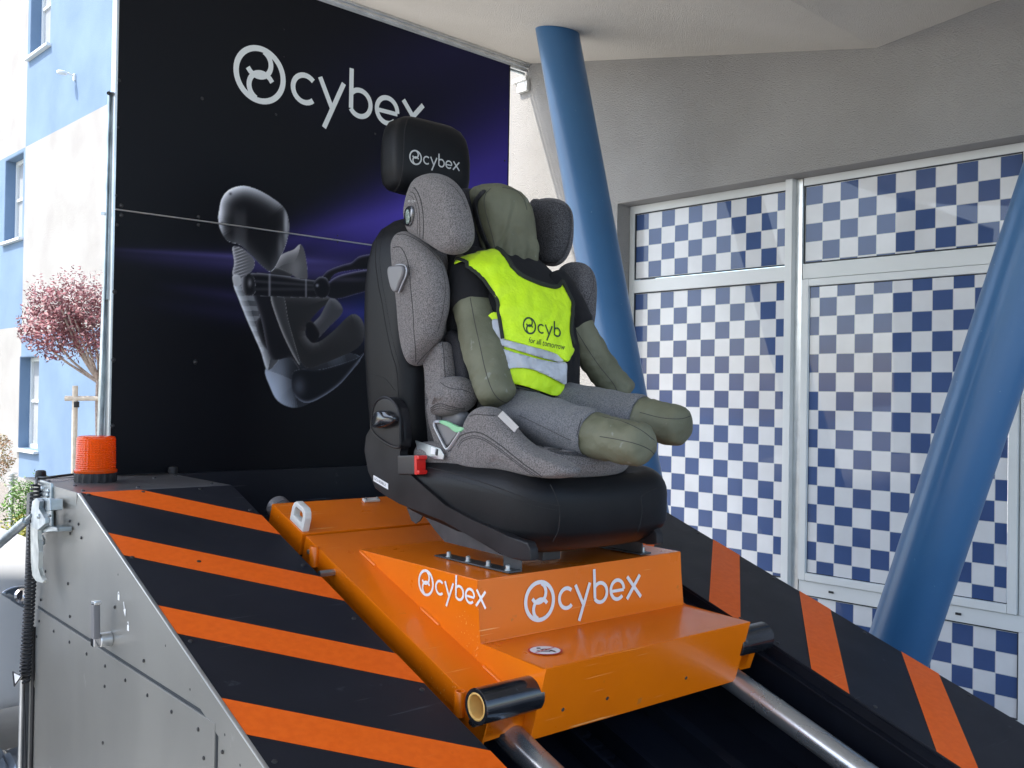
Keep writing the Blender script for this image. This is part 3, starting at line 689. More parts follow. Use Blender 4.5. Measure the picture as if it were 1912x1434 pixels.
for y, z in [(2.841,1.150),(2.698,1.150),(2.624,1.150),(2.693,1.118),(2.599,1.118),(2.799,1.118),(2.913,0.986),(2.703,0.985),(2.954,0.900),(2.337,0.988),(2.682,0.903),(2.949,0.841),(2.807,0.841),(2.972,0.793),(2.665,0.840),(2.523,0.840),(2.383,0.841),(2.383,0.793),(2.243,0.840),(2.143,0.905),(2.105,0.840),(1.968,0.840),(1.881,0.906),(1.832,0.841),(2.388,0.658),(1.803,0.794),(1.729,0.826),(1.649,0.826),(2.313,1.068),(2.014,0.965),(1.716,0.862)]:
    mb.lathe([(.0042, 0), (.0039, .002), (.002, .003)], (XL - (.0052 if z < .87 and y > 1.76 else .001), y, z), (-1, 0, 0), 10)
mb.build('rivets', 'black_pl', tr, kind='stuff')
mb = MB().tube([(XL - .006, 3.000, .30), (XL - .006, 3.000, .815)], .005, 10); mb.build('hinge', 'black_pl', tr)
mb = MB().cyl((XL - .001, 2.985, .655), (XL - .0045, 2.985, .655), .011, n=16); mb.build('plug', 'side', tr)
# rear frame strip and rails behind the side
MB().hexa([Vector(p) for p in ((.765, YB, .14), (.79, YB, .14), (.79, YB + .035, .14), (.765, YB + .035, .14), (.765, YB, ZT - .04), (.79, YB, ZT - .04), (.79, YB + .035, ZT - .04), (.765, YB + .035, ZT - .04))], bev=.003).build('rear_post', 'dsteel', tr)
MB().cyl((.757, YB + .01, .12), (.757, YB + .01, .70), .006, n=10).build('cable_guard', 'alu', tr)
MB().hexa([Vector(p) for p in ((XL + .02, YB + .02, .16), (XR, YB + .02, .16), (XR, YB + .04, .16), (XL + .02, YB + .04, .16), (XL + .02, YB + .02, ZT), (XR, YB + .02, ZT), (XR, YB + .04, ZT), (XL + .02, YB + .04, ZT))]).build('rear_panel', 'plate', tr, smooth=False)
MB().hexa([Vector(p) for p in ((XL + .02, -.1, .10), (XR, -.1, .10), (XR, YB, .10), (XL + .02, YB, .10), (XL + .02, -.1, .16), (XR, -.1, .16), (XR, YB, .16), (XL + .02, YB, .16))]).build('chassis', 'dsteel', tr, smooth=False)
# flat top plates at the head of the ramp (both sides), then the striped slopes
def slab(x0, x1, y0, y1, z0, z1, name, m_, bev=.002):
    return MB().hexa([Vector(p) for p in ((x0, y0, z0), (x1, y0, z0), (x1, y1, z0), (x0, y1, z0), (x0, y0, z1), (x1, y0, z1), (x1, y1, z1), (x0, y1, z1))], bev=bev).build(name, m_, tr)
slab(XL, XLi, YT + .002, 3.165, ZT - .006, ZT, 'top_plate', 'top_plate'); slab(XRi, XR, YT + .002, 3.165, ZT - .006, ZT, 'top_plate', 'top_plate')
for a, b, sgn in ((XL, XLi, 1), (XRi, XR, -1)):
    pl_ = MB().rbox(a, b, SBOT, STOP, .002, .010, bev=.0015).build('striped_plate', 'plate', tr, label='sloping dark plate with orange stripes, ' + ('near side' if sgn == 1 else 'far side'))
    for k in range(-1, 7):
        s0 = (.182 - .350 * k) if sgn == 1 else (.152 - .353 * k)
        xo, xi = (a + .003, b) if sgn == 1 else (b, a + .001)
        q = [(xo, s0), (xi, s0 - .318), (xi, s0 - .434), (xo, s0 - .115)]
        # clip the uppermost stripe at the fold
        def clip(poly):
            r = []
            for i in range(len(poly)):
                (x0, s0_), (x1, s1_) = poly[i - 1], poly[i]; L_ = STOP - .002
                if (s0_ <= L_) != (s1_ <= L_): t = (L_ - s0_) / (s1_ - s0_); r.append((x0 + (x1 - x0) * t, L_))
                if s1_ <= L_: r.append((x1, s1_))
            return r
        q = clip(q)
        if len(q) > 2 and min(s for _, s in q) > SBOT:
            MB().prism([RP(x, s, .0104) for x, s in q], SN * .0006).build('stripe', 'stripe', pl_, smooth=False)
mb = MB()
for x, ss in ((XL + .02, (.40, .05, -.32, -.72)), (XLi - .018, (.25, -.07, -.33, -.62, -.9)), (XL + .16, (.40, -.0)), (XLi - .1, (.40, )), (XRi + .02, (.2, -.2, -.62, -.75, -1.05)), (XR - .02, (.2, -.15, -.47, -.80, -1.12))):
    for s in ss: mb.lathe([(.0055, 0), (.005, .002), (.0025, .003)], RP(x, s, .010), SN, 10)
for x, y in ((.80, 3.0), (.82, 2.82), (.80, 2.68), (.95, 2.70), (1.16, 2.70), (1.17, 3.0), (1.09, 2.96), (.93, 2.9)): mb.lathe([(.0055, 0), (.005, .002), (.0025, .003)], (x, y, ZT), (0, 0, 1), 10)
mb.build('plate_screws', 'black_pl', tr, kind='stuff')
# well between the plates
for x0, x1, lx in ((XLi - .012, XLi, 0), (XRi, XRi + .012, 0)):
    MB().rbox(x0, x1, SBOT, STOP - .004, -.30, .0015).build('well_wall', 'well', tr, smooth=False)
MB().rbox(XRi - .028, XRi + .002, SBOT, STOP, -.030, -.024, bev=.001).build('lip', 'well', tr); MB().rbox(XRi - .010, XRi - .0005, SBOT, STOP, -.12, -.03, bev=.0015).build('inner_rib', 'well', tr)
MB().rbox(XLi, XRi, SBOT, STOP + .3, -.27, -.25).build('well_floor', 'well', tr, smooth=False)
for x in (1.40, 2.00): MB().rbox(x - .02, x + .02, SBOT, STOP, -.25, -.205, bev=.002).build('floor_rib', 'well', tr)
mb = MB().rbox(1.66, 1.672, SBOT, STOP, -.25, -.20, bev=.001).rbox(1.768, 1.78, SBOT, STOP, -.25, -.20, bev=.001); mb.build('centre_channel', 'well', tr)
mb = MB()
for k in range(52): mb.rbox(1.69, 1.75, -2.2 + k * .045, -2.2 + k * .045 + .026, -.249, -.236, bev=.002)
mb.build('belt_teeth', 'well', tr, kind='stuff')
mb = MB()
for s in (-1.0, -.72, -1.3, -1.6): mb.lathe([(.006, 0), (.0055, .002), (.003, .003)], RP(XRi, s, -.16), (-1, 0, 0), 10)
mb.build('well_screws', 'zinc', tr, kind='stuff')
for x in (1.352, 2.098):
    rl = MB().rings([[RP(x + r_ * math.cos(2 * math.pi * j / 48), s_, -.072 + r_ * math.sin(2 * math.pi * j / 48)) for j in range(48)] for r_, s_ in ((.031, SBOT), (.031, .0), (.031, .42), (.0295, .422), (.0265, .422), (.026, .30))], cap=False).build('rail', 'steel', tr)
    MB().lathe([(.034, 0), (.034, .03), (.0315, .031), (.0312, 0)], RP(x, .395, -.072), SD, 40).build('rail_collar', 'grey_pl', rl)
# deck under the board behind the well
slab(XLi, XRi, 2.62, 3.16, 1.02, 1.03, 'rear_deck', 'well')
# rubber stops
for x, y in ((.812, 3.13), (1.20, 3.10)): MB().lathe([(.016, 0), (.0155, .012), (.014, .020), (.009, .0225), (.002, .023)], (x, y, ZT), (0, 0, 1), 20).build('rubber_stop', 'rubber', tr)
# locking hook at the rear corner, galvanised
def lplate(px, X, T, name, par, m_='zinc', bev=.0015): return MB().prism([P(x, y, X=X) for x, y in px], (T, 0, 0), bev=bev).build(name, m_, par)
lk = lplate([(74, 896), (95, 903), (96, 992), (76, 988)], XL - .010, .007, 'latch', tr)
lplate([(61, 944), (64, 934), (73, 930), (93, 931), (94, 953), (84, 955), (72, 953)], XL - .046, .004, 'clevis', lk)
lplate([(76, 931), (95, 933), (95, 953), (90, 954), (76, 951)], XL - .042, .030, 'clevis', lk)
lplate([(60, 936), (67, 930), (74, 936), (72, 950), (84, 968), (84, 978), (70, 990), (59, 984), (57, 960)], XL - .060, .012, 'hook_plate', lk)
lplate([(64, 986), (72, 982), (92, 982), (106, 985), (107, 992), (92, 992), (70, 997)], XL - .044, .005, 'clevis', lk)
lplate([(88, 982), (107, 985), (107, 993), (88, 992)], XL - .040, .036, 'clevis', lk)
lplate([(56, 976), (70, 980), (70, 1008), (73, 1030), (71, 1062), (75, 1076), (82, 1084), (79, 1089), (67, 1086), (60, 1076), (57, 1050), (57, 1010)], XL - .056, .011, 'latch_lever', lk, 'lever', .003)
mb = MB()
for x, y, X in ((79, 912, XL - .010), (91, 917, XL - .010), (90, 925, XL - .010), (91, 971, XL - .010), (71, 943, XL - .046), (73, 964, XL - .060), (70, 989, XL - .046)): mb.lathe([(.0068, 0), (.0068, .002), (.0055, .004), (.0028, .0055), (.001, .006)], P(x, y, X=X), (-1, -.1, 0), 16)
mb.build('bolts', 'zinc', lk, kind='stuff')
mb = MB(); q = P(92, 973, X=XL - .022); mb.tube([q + Vector((0, .016 * math.cos(R(a)), .016 * math.sin(R(a)))) for a in range(-120, 121, 15)], .003, 8); mb.build('washer_loop', 'zinc', lk)
MB().tube(curve_pts([P(x, y, X=XL - .03) for x, y in ((74, 997), (77, 1008), (82, 1016), (83, 1009), (80, 1000))], 6), .0024, 8).build('pin_clip', 'zinc', lk)
mb = MB(); a, b = P(60, 962, X=XL - .058), P(-30, 1040, X=XL - .10)
mb.tube([a, a.lerp(b, .12)], .006, 10); mb.tube([a.lerp(b, .12), a.lerp(b, .16), a.lerp(b, 1.)], [.010, .0125, .0125], 14); mb.build('turnbuckle', 'zinc', lk)
# coiled cable down the rear edge, with its lead to the beacon
a, b = P(68, 905, X=.752), P(46, 1272, X=.745); mb = MB(); pts = []
ax = (b - a).normalized(); u = ax.orthogonal().normalized(); w = ax.cross(u); N_ = 52
for i in range(N_ * 12 + 1):
    t = i / (N_ * 12); c = a.lerp(b, t); rr = .0125; an = t * N_ * 2 * math.pi; pts.append(c + (u * math.cos(an) + w * math.sin(an)) * rr)
cbl = thing('coiled_cable', (b.x, b.y, b.z), 'black coiled cable hanging along the trailer rear corner', 'cable')
MB().tube(pts, .0036, 6).build('coil', 'rubber', cbl)
MB().tube(curve_pts([a, P(70, 893, X=.79), P(84, 892, X=.80), P(110, 889, Z=ZT + .012), P(142, 885, Z=ZT + .012)], 8), .0036, 8).build('lead', 'rubber', cbl)
MB().tube(curve_pts([b, P(45, 1300, X=.75), P(46, 1340, X=.75), P(48, 1440, X=.75)], 6), .003, 8).build('lead', 'rubber', cbl)
t = thing('cable_tag', P(38, 1270, X=.73), 'small black and white hook tag tied to the coiled cable', 'tag')
mb = MB().prism([P(x, y, X=.728) for x, y in ((24, 1254), (40, 1262), (27, 1281))], (.004, 0, 0)); mb.build('plate', 'white_print', t, smooth=False)
MB().tube([P(x, y, X=.726) for x, y in ((24, 1254), (40, 1262), (27, 1281), (24, 1254))], .002, 6).build('wire', 'rubber', t); MB().tube([P(40, 1262, X=.728), P(56, 1258, X=.75)], .003, 6).build('tie', 'rubber', t)

# ---- amber beacon standing on the top plate
BS = 1.22; bx = Vector((.908, 2.93, ZT)); bc = thing('beacon_light', bx, 'orange ribbed warning beacon with a black base on the trailer top', 'warning light')
n = 72; sc_ = lambda L: [(a * BS, b * BS) for a, b in L]; prof = sc_([(.0465, 0), (.0475, .003), (.0475, .0195), (.046, .022), (.001, .022)])
MB().rings([[bx + Vector((math.cos(2 * math.pi * j / n), math.sin(2 * math.pi * j / n), 0)) * max(r_ * (1 - (.035 if (j // 2) % 2 else 0) * (1 if 0 < i < 3 else 0)), 1e-4) + Vector((0, 0, z_)) for j in range(n)] for i, (r_, z_) in enumerate(prof)]).build('base', 'rubber', bc, ang=20)
MB().lathe(sc_([(.0470, .0215), (.0480, .024), (.0480, .028), (.0455, .031)]), bx, n=64).build('collar', 'amber', bc)
pr_ = []
for k in range(15): pr_ += [(.0452 - .0001 * k, .030 + k * .0050), (.0441 - .0001 * k, .030 + k * .0050 + .0025)]
pr_ += [(.0425, .1045), (.0405, .1070), (.034, .1082), (.001, .109)]; pr_ = sc_(pr_)
MB().rings([[bx + Vector((math.cos(2 * math.pi * j / n), math.sin(2 * math.pi * j / n), 0)) * max(r_ * (1 - (.010 if j % 2 else 0)), 1e-4) + Vector((0, 0, z_)) for j in range(n)] for r_, z_ in pr_], cap=False).build('lens', 'amber', bc, ang=12)
MB().lathe(sc_([(.012, .02), (.012, .06), (.020, .062), (.020, .085), (.001, .087)]), bx, n=20).build('reflector', 'chrome', bc)

# ---- printed board at the head of the ramp
BD = Vector((math.cos(R(3.4)), math.sin(R(3.4)), 0)); BN = Vector((BD.y, -BD.x, 0)); BO = Vector((1.008, 3.12, 0))
def BP(x, y): return PP(x, y, BO, BN)
bw = (BP(946, 400) - BO).dot(BD); ztop = BP(780, 64).z; zbot = 1.128
print('board', bw, ztop, BP(946, 140).z, BP(601, 0).z)
bo = thing('display_board', BO + BD * bw / 2 + Vector((0, 0, zbot)), 'tall black printed board with white lettering and a crash dummy picture behind the seat', 'display board')
def bpt(a, z, off=0): return BO + BD * a + BN * off + Vector((0, 0, z))
def smoothpoly(p, n=90):
    return np.array([(q.x, q.y) for q in resample([Vector((x, y, 0)) for x, y in p], n)])
def paint(px, py):
    n = px.shape[0]; C = np.zeros((n, 3)); C[:] = (.0035, .0040, .0068)
    def streak(x0, y0, x1, y1, w0, w1, col, a, p=1.5):
        dx, dy = x1 - x0, y1 - y0; L = math.hypot(dx, dy); t = ((px - x0) * dx + (py - y0) * dy) / L / L; d = ((px - x0) * -dy + (py - y0) * dx) / L
        w = w0 + (w1 - w0) * np.clip(t, 0, 1); k = np.exp(-np.abs(d / w) ** p) * np.clip(t * 1.4, 0, 1) ** 1.3 * np.clip((1.25 - t) * 4, 0, 1) * a
        for i in range(3): C[:, i] += k * col[i]
    streak(560, 520, 990, 260, 40, 80, (.036, .022, .20), .8); streak(520, 500, 980, 350, 10, 60, (.05, .032, .30), .75)
    streak(420, 480, 760, 395, 12, 40, (.065, .045, .33), .75); streak(150, 470, 700, 512, 9, 22, (.07, .055, .23), .55); streak(150, 462, 560, 486, 3, 6, (.09, .075, .26), .5)
    streak(270, 530, 640, 580, 9, 14, (.035, .026, .12), .6); streak(230, 560, 640, 610, 12, 20, (.020, .016, .07), .5); streak(560, 590, 760, 585, 20, 36, (.008, .02, .17), 1.1)
    streak(500, 200, 960, 60, 60, 90, (.008, .006, .04), .7)
    def shape(poly, base, rim=(.5, .5, .55), rw=4., rdir=(-1, -1), ramt=1., fn=None, amb=0., smooth=True):
        P_ = smoothpoly(poly) if smooth else np.array(poly, float)
        bb = (px > P_[:, 0].min() - 2) & (px < P_[:, 0].max() + 2) & (py > P_[:, 1].min() - 2) & (py < P_[:, 1].max() + 2); idx = np.nonzero(bb)[0]
        if not len(idx): return
        x, y = px[idx], py[idx]; ins = np.zeros(len(idx), bool); dm = np.full(len(idx), 1e9); nx = np.zeros(len(idx)); ny = np.zeros(len(idx))
        for i in range(len(P_)):
            x0, y0 = P_[i - 1]; x1, y1 = P_[i]; c = (y0 > y) != (y1 > y)
            with np.errstate(divide='ignore', invalid='ignore'): ins ^= c & (x < (x1 - x0) * (y - y0) / (y1 - y0 + 1e-12) + x0)
            ex, ey = x1 - x0, y1 - y0; l2 = ex * ex + ey * ey + 1e-9; t = np.clip(((x - x0) * ex + (y - y0) * ey) / l2, 0, 1); qx, qy = x0 + ex * t, y0 + ey * t
            d = np.hypot(x - qx, y - qy); b = d < dm; dm[b] = d[b]; nx[b] = (qx - x)[b]; ny[b] = (qy - y)[b]
        nl = np.hypot(nx, ny) + 1e-6; rd = np.array(rdir) / (math.hypot(*rdir) + 1e-9); fac = np.clip((nx * rd[0] + ny * rd[1]) / nl, 0, 1) ** 1.2 + amb + .05
        k = np.exp(-(dm / rw) ** 1.3) * fac * ramt * 1.6; col = np.tile(np.array(base, float), (len(idx), 1))
        if fn is not None: col = col + fn(x, y)[:, None] * np.array(rim)
        col = col + k[:, None] * np.array(rim); al = np.clip(np.where(ins, dm, -dm) / 1.8 + .5, 0, 1)[:, None]; C[idx] = C[idx] * (1 - al) + col * al
    g = lambda cx, cy, sx, sy, a: (lambda x, y: a * np.exp(-((x - cx) / sx) ** 2 - ((y - cy) / sy) ** 2))
    # seat shell behind, then pelvis, thighs, back frame, seat, arms, neck, head
    shape([(495, 690), (520, 672), (560, 665), (600, 675), (650, 660), (672, 672), (640, 705), (600, 735), (570, 756), (545, 761), (518, 748), (503, 720)], (.010, .011, .015), (.30, .34, .42), 22, (-1, .25), 1.1, fn=g(520, 705, 16, 40, .55))
    shape([(545, 700), (560, 690), (600, 690), (660, 672), (680, 660), (640, 712), (600, 742), (570, 752), (548, 735)], (.006, .007, .011), (.20, .22, .28), 2.2, (.2, 1), .9, fn=g(558, 722, 10, 14, .3))
    shape([(436, 528), (458, 520), (478, 560), (492, 620), (520, 662), (512, 682), (498, 690), (486, 655), (462, 600), (446, 560)], (.07, .075, .085), (.45, .47, .5), 7, (-1, .2), 1.0, fn=lambda x, y: .25 * (np.sin(y * .33) > .1) * (x < 492))
    shape([(478, 600), (505, 590), (520, 640), (505, 655), (488, 640)], (.008, .008, .01), (.12, .12, .14), 3, (-1, 0), .6)
    shape([(470, 528), (520, 530), (528, 600), (545, 640), (560, 690), (540, 668), (505, 668), (488, 600)], (.010, .010, .014), (.12, .12, .14), 3, (-1, 0), .5)
    shape([(505, 505), (512, 488), (528, 474), (548, 466), (562, 457), (572, 490), (572, 526), (556, 520), (540, 512), (510, 512)], (.085, .085, .09), (.30, .29, .30), 9, (-1, -.6), 1.0, fn=g(552, 500, 12, 20, .35))
    shape([(506, 505), (520, 500), (545, 512), (530, 520), (508, 518)], (.030, .030, .034), (.2, .2, .2), 2, (0, -1), .5)
    shape([(510, 550), (600, 552), (628, 556), (600, 575), (578, 600), (570, 625), (590, 640), (622, 618), (648, 592), (662, 586), (676, 598), (681, 622), (672, 645), (640, 664), (600, 680), (574, 687), (558, 668), (536, 625), (516, 585)], (.022, .022, .024), (.09, .088, .092), 7, (.6, -1), .8, fn=lambda x, y: .10 * np.sin(x * 2.9) * np.sin(y * 2.7) * .5 + .10 * np.exp(-((x - 640) / 40) ** 2 - ((y - 625) / 26) ** 2))
    shape([(597, 590), (618, 556), (640, 580), (612, 612), (590, 632), (578, 612)], (.06, .06, .066), (.14, .14, .155), 6, (0, -1), .8)
    shape([(571, 605), (582, 600), (596, 622), (588, 640), (576, 634)], (.006, .006, .009), (.1, .1, .1), 2, (0, -1), .3)
    shape([(505, 553), (528, 553), (538, 600), (552, 650), (560, 682), (545, 660), (522, 610)], (.045, .046, .05), (.3, .3, .3), 2.4, (-1, .3), .9)
    shape([(600, 520), (612, 505), (640, 494), (655, 490), (672, 478), (700, 476), (700, 500), (660, 504), (625, 512), (608, 535)], (.005, .005, .008), (.15, .14, .24), 2, (0, -1), .8)
    shape([(606, 548), (612, 528), (640, 512), (700, 504), (700, 535), (660, 550), (625, 558)], (.006, .006, .010), (.18, .17, .28), 2, (0, -1), .9, fn=g(650, 522, 40, 4, .12))
    shape([(455, 520), (470, 510), (520, 513), (560, 520), (600, 527), (604, 552), (560, 555), (500, 553), (465, 550), (452, 538)], (.006, .006, .009), (.30, .30, .34), 2.2, (0, -1), .5, fn=lambda x, y: .10 * np.exp(-((y - 524 - (x - 460) * .07) / 2.6) ** 2) + .85 * np.exp(-((x - 503) / 1.8) ** 2) * .6 + .5 * np.exp(-((x - 571) / 1.4) ** 2) + .07 * np.exp(-((y - 540) / 3) ** 2))
    shape([(585, 530), (596, 517), (610, 520), (616, 538), (608, 555), (592, 553)], (.005, .005, .008), (.25, .25, .3), 2, (0, -1), .6, fn=lambda x, y: 1.1 * (np.exp(-((x - 592) ** 2 + (y - 533) ** 2) / 5) + np.exp(-((x - 581 + 11) ** 2 + (y - 534) ** 2) / 3)))
    shape([(452, 515), (462, 508), (474, 520), (476, 545), (464, 552), (452, 542)], (.007, .007, .010), (.35, .35, .38), 3, (-1, -.5), .8, fn=g(466, 528, 3, 6, .5))
    shape([(434, 462), (448, 462), (462, 472), (474, 485), (473, 500), (462, 512), (446, 520), (434, 512), (437, 490)], (.03, .03, .036), (.5, .5, .53), 3, (-1, 0), .6, fn=lambda x, y: .85 * np.clip(np.sin((y + x * .35) * 1.05), 0, 1) ** 3 * np.exp(-((x - 446) / 12) ** 2) + .2)
    shape([(434, 516), (446, 514), (450, 530), (438, 534)], (.45, .45, .47), (.4, .4, .4), 3, (-1, -1), .5)
    shape([(409, 392), (414, 370), (428, 354), (452, 347), (480, 354), (510, 371), (531, 390), (539, 418), (535, 450), (522, 482), (507, 506), (493, 500), (470, 478), (450, 458), (424, 449), (411, 428), (407, 408)], (.006, .006, .009), (.62, .64, .70), 9, (-.65, -1), 1.15,
          fn=lambda x, y: .055 * (np.exp(-((x - 448) / 12) ** 4 - ((y - 432) / 38) ** 4)) + .5 * np.exp(-(np.hypot(x - 418, y - 412) - 8) ** 2 / 900) * np.exp(-((x - 411) / 5) ** 2) + .55 * np.exp(-((x - 534) / 4) ** 2 - ((y - 418) / 34) ** 2) + .16 * np.exp(-((x - 524) / 5) ** 2 - ((y - 462) / 22) ** 2))
    for (x_, y_) in ((430, 362), (414, 417)):
        k = np.exp(-((px - x_) ** 2 + (py - y_) ** 2) / 9.); C *= (1 - .9 * k)[:, None]
    return np.clip(C, 0, 1)
st = .0026; na, nz = int(bw / st) + 1, int((ztop - zbot) / st) + 1
aa = np.linspace(0, bw, na); zz = np.linspace(zbot, ztop, nz); A_, Z_ = np.meshgrid(aa, zz)
Wp = np.stack([BO.x + BD.x * A_, BO.y + BD.y * A_, Z_], -1).reshape(-1, 3)
q = Wp - np.array(EYE); dz = q @ np.array(FW); gx = 956 + FPX * (q @ np.array(CX)) / dz; gy = 717 - FPX * (q @ np.array(CY)) / dz
ink = paint(gx, gy)
me = bpy.data.meshes.new('print_sheet'); ii = np.arange(nz * na).reshape(nz, na)
fc = np.stack([ii[:-1, :-1], ii[:-1, 1:], ii[1:, 1:], ii[1:, :-1]], -1).reshape(-1, 4)
me.vertices.add(nz * na); me.vertices.foreach_set('co', (Wp + np.array(BN) * .0012).ravel()); me.loops.add(fc.size); me.loops.foreach_set('vertex_index', fc.ravel().astype(np.int32))
me.polygons.add(len(fc)); me.polygons.foreach_set('loop_start', np.arange(0, fc.size, 4, dtype=np.int32)); me.polygons.foreach_set('loop_total', np.full(len(fc), 4, dtype=np.int32)); me.update(); me.validate()
ca = me.color_attributes.new('ink', 'FLOAT_COLOR', 'POINT'); ca.data.foreach_set('color', np.concatenate([ink, np.ones((len(ink), 1))], 1).ravel().astype(np.float32)); me.materials.append(M['print'])
ps = bpy.data.objects.new('print_sheet', me); COL.objects.link(ps); attach(ps, bo)
def bbox_(a0, a1, z0, z1, o0, o1, name, m_, bev=0, par=None):
    return MB().hexa([bpt(a, z, o) for z in (z0, z1) for a, o in ((a0, o0), (a1, o0), (a1, o1), (a0, o1))], bev=bev).build(name, m_, par or bo)
bbox_(0, bw, zbot, ztop, -.025, .001, 'panel', 'plate', .0)
bbox_(-.008, .0, zbot, ztop, -.03, .004, 'edge_profile', 'alu', .001); bbox_(bw, bw + .006, zbot, ztop, -.03, .003, 'edge_profile', 'plate', .001); bbox_(0, bw, ztop, ztop + .005, -.03, .003, 'edge_profile', 'alu')
zs_ = BP(213, 391).z
zs2 = BP(690, 458).z
mb = MB().tube([bpt(.0, zs_, .004), bpt(.45, (zs_ + zs2) / 2 + .002, .0045), bpt(bw, zs2 - (zs_ - zs2) * .6, .004)], .0028, 8); mb.build('joint_strip', 'alu', bo)
mb = MB()
for x, y, r_ in ((226, 384, .007), (226, 402, .007), (370, 405, .006), (370, 420, .006), (630, 440, .003), (630, 452, .003), (377, 184, .0055), (515, 214, .0045), (530, 55, .002), (530, 106, .002), (218, 420, .006), (220, 238, .005), (222, 150, .006), (213, 545, .008), (211, 672, .008), (209, 795, .008), (364, 676, .008), (941, 205, .004), (942, 300, .004), (700, 250, .004), (216, 365, .005)):
    mb.lathe([(r_, 0), (r_ * .85, r_ * .5), (r_ * .4, r_ * .75), (.0001, r_ * .8)], BP(x, y) + BN * .0012, BN, 14)
mb.build('board_rivets', 'black_pl', bo, kind='stuff')
c0 = BP(485, 140); sc = .2015
logo(plane_map(c0, BD, Vector((0, 0, 1)), sc, .0022), 'pale_print', bo, lab='white cybex lettering with round emblem')
# galvanised slide rails up the board's near edge
sr = thing('slide_rail', P(192, 815, Y=3.16), 'galvanised telescopic rail standing upright at the left edge of the board', 'telescopic rail')
def rail_seg(x0, y0, x1, y1, w, d, name, m_='zinc', off=0.):
    a, b = P(x0, y0, Y=3.155 + off), P(x1, y1, Y=3.155 + off); mb = MB()
    for dx, dy, ww, dd in ((0, 0, w, .003), (-w / 2, -d / 2, .0025, d), (w / 2, -d / 2, .0025, d), (0, -d * .5, w * .18, d * .9)):
        p = []
        for q in (b, a):
            for sx, sy in ((-1, -1), (1, -1), (1, 1), (-1, 1)): p.append(q + Vector((dx + sx * ww / 2, dy + sy * dd / 2, 0)))
        mb.hexa(p)
    return mb.build(name, m_, sr)
rail_seg(207, 172, 197, 560, .017, .014, 'inner_rail'); rail_seg(201, 545, 190, 852, .032, .020, 'outer_rail', off=.01); rail_seg(213, 176, 209, 420, .006, .01, 'inner_rail', 'alu', off=-.02)
MB().cyl(P(203, 174, Y=3.13), P(203, 174, Y=3.16), .006, n=12).build('roller', 'rubber', sr)
MB().box(P(193, 399, Y=3.15), (.018, .004, .01), bev=.001).build('catch', 'alu', sr)
#@@SLED
# ================================================================== SLED
XB0, XB1 = 1.373, 2.078
sled = thing('orange_sled', RP(1.72, -.3, 0), 'orange painted steel sled with stepped box and white cybex lettering on the ramp rails', 'sled')
MB().rbox(1.268, 2.165, -.735, .098, -.055, 0, bev=.0035).build('main_deck', 'orange', sled)
MB().rbox(1.262, 2.170, .106, .298, -.062, .002, bev=.0035).build('rear_deck', 'orange', sled)
MB().rbox(1.275, 2.16, .09, .115, -.05, -.006).build('joint', 'plate', sled, smooth=False)
side = [(2.244, 1.082), (1.726, 1.080), (1.718, .936), (1.494, .932), (1.541, .769), (1.62, .800)]
MB().prism([Vector((XB0, y, z)) for y, z in side], (XB1 - XB0, 0, 0), bev=.0035).build('seat_box', 'orange', sled)
mb = MB()
for s0 in (-.02, -.32, -.58):
    mb.tube([RP(XB0 - .001, s0, .001), RP(XB0 - .001, s0 - .075, .001)], .0045, 8, round_=True)
mb.build('weld_beads', 'orange', sled, kind='stuff')
# front cross flanges with saddles for the rails
for x0, x1, sg in ((1.268, XB0, 1), (XB1, 2.185, -1)):
    cxr = 1.352 if sg == 1 else 2.098; pts = []
    outer = x0 if sg == 1 else x1; inner = x1 if sg == 1 else x0
    pts = [(outer, -.004), (outer, -.062)]
    pts += [(cxr - sg * .040 * math.cos(R(a)), -.066 + .034 * math.sin(R(a))) for a in range(10, 171, 16)]
    if sg == 1: pts += [(inner + .012, -.078), (inner + .012, -.004)]
    else: pts += [(inner - .012, -.078), (inner - .012, -.004)]
    MB().prism([RP(x, -.735, n) for x, n in pts], SD * .006).build('rail_saddle', 'orange', sled, smooth=False)
# skirt on the near side
MB().rbox(1.2695, 1.2735, -.735, .098, -.085, -.052, bev=.001).build('skirt', 'orange', sled)
for x0, x1, nm in ((1.228, XB0 + .01, 'near'), (XB1 - .01, 2.200, 'far')):
    q = Vector((0, 1.545, .868)); e0, e1 = q + Vector((x0, 0, 0)), q + Vector((x1, 0, 0)); n_ = 48
    def rg(x, r_): return [Vector((x, q.y + r_ * math.cos(2 * math.pi * j / n_), q.z + r_ * math.sin(2 * math.pi * j / n_))) for j in range(n_)]
    tb_ = MB().rings([rg(x0 + .03, .0285), rg(x0 + .0005, .0285), rg(x0, .0305), rg(x0, .0355), rg(x0 + .002, .037), rg(x1, .037)], cap=False).build('bumper_tube', 'gloss_black', sled, label=nm + ' side black bumper tube')
    MB().rings([rg(x0 + .001, .0286), rg(x0 + .0, .0270), rg(x0 + .0, .0250), rg(x0 + .002, .0235), rg(x0 + .09, .0235)], cap=False).rings([rg(x0 + .09, .0236), rg(x0 + .0905, .0001)], cap=False).build('tube_core', 'tube_wood', tb_)
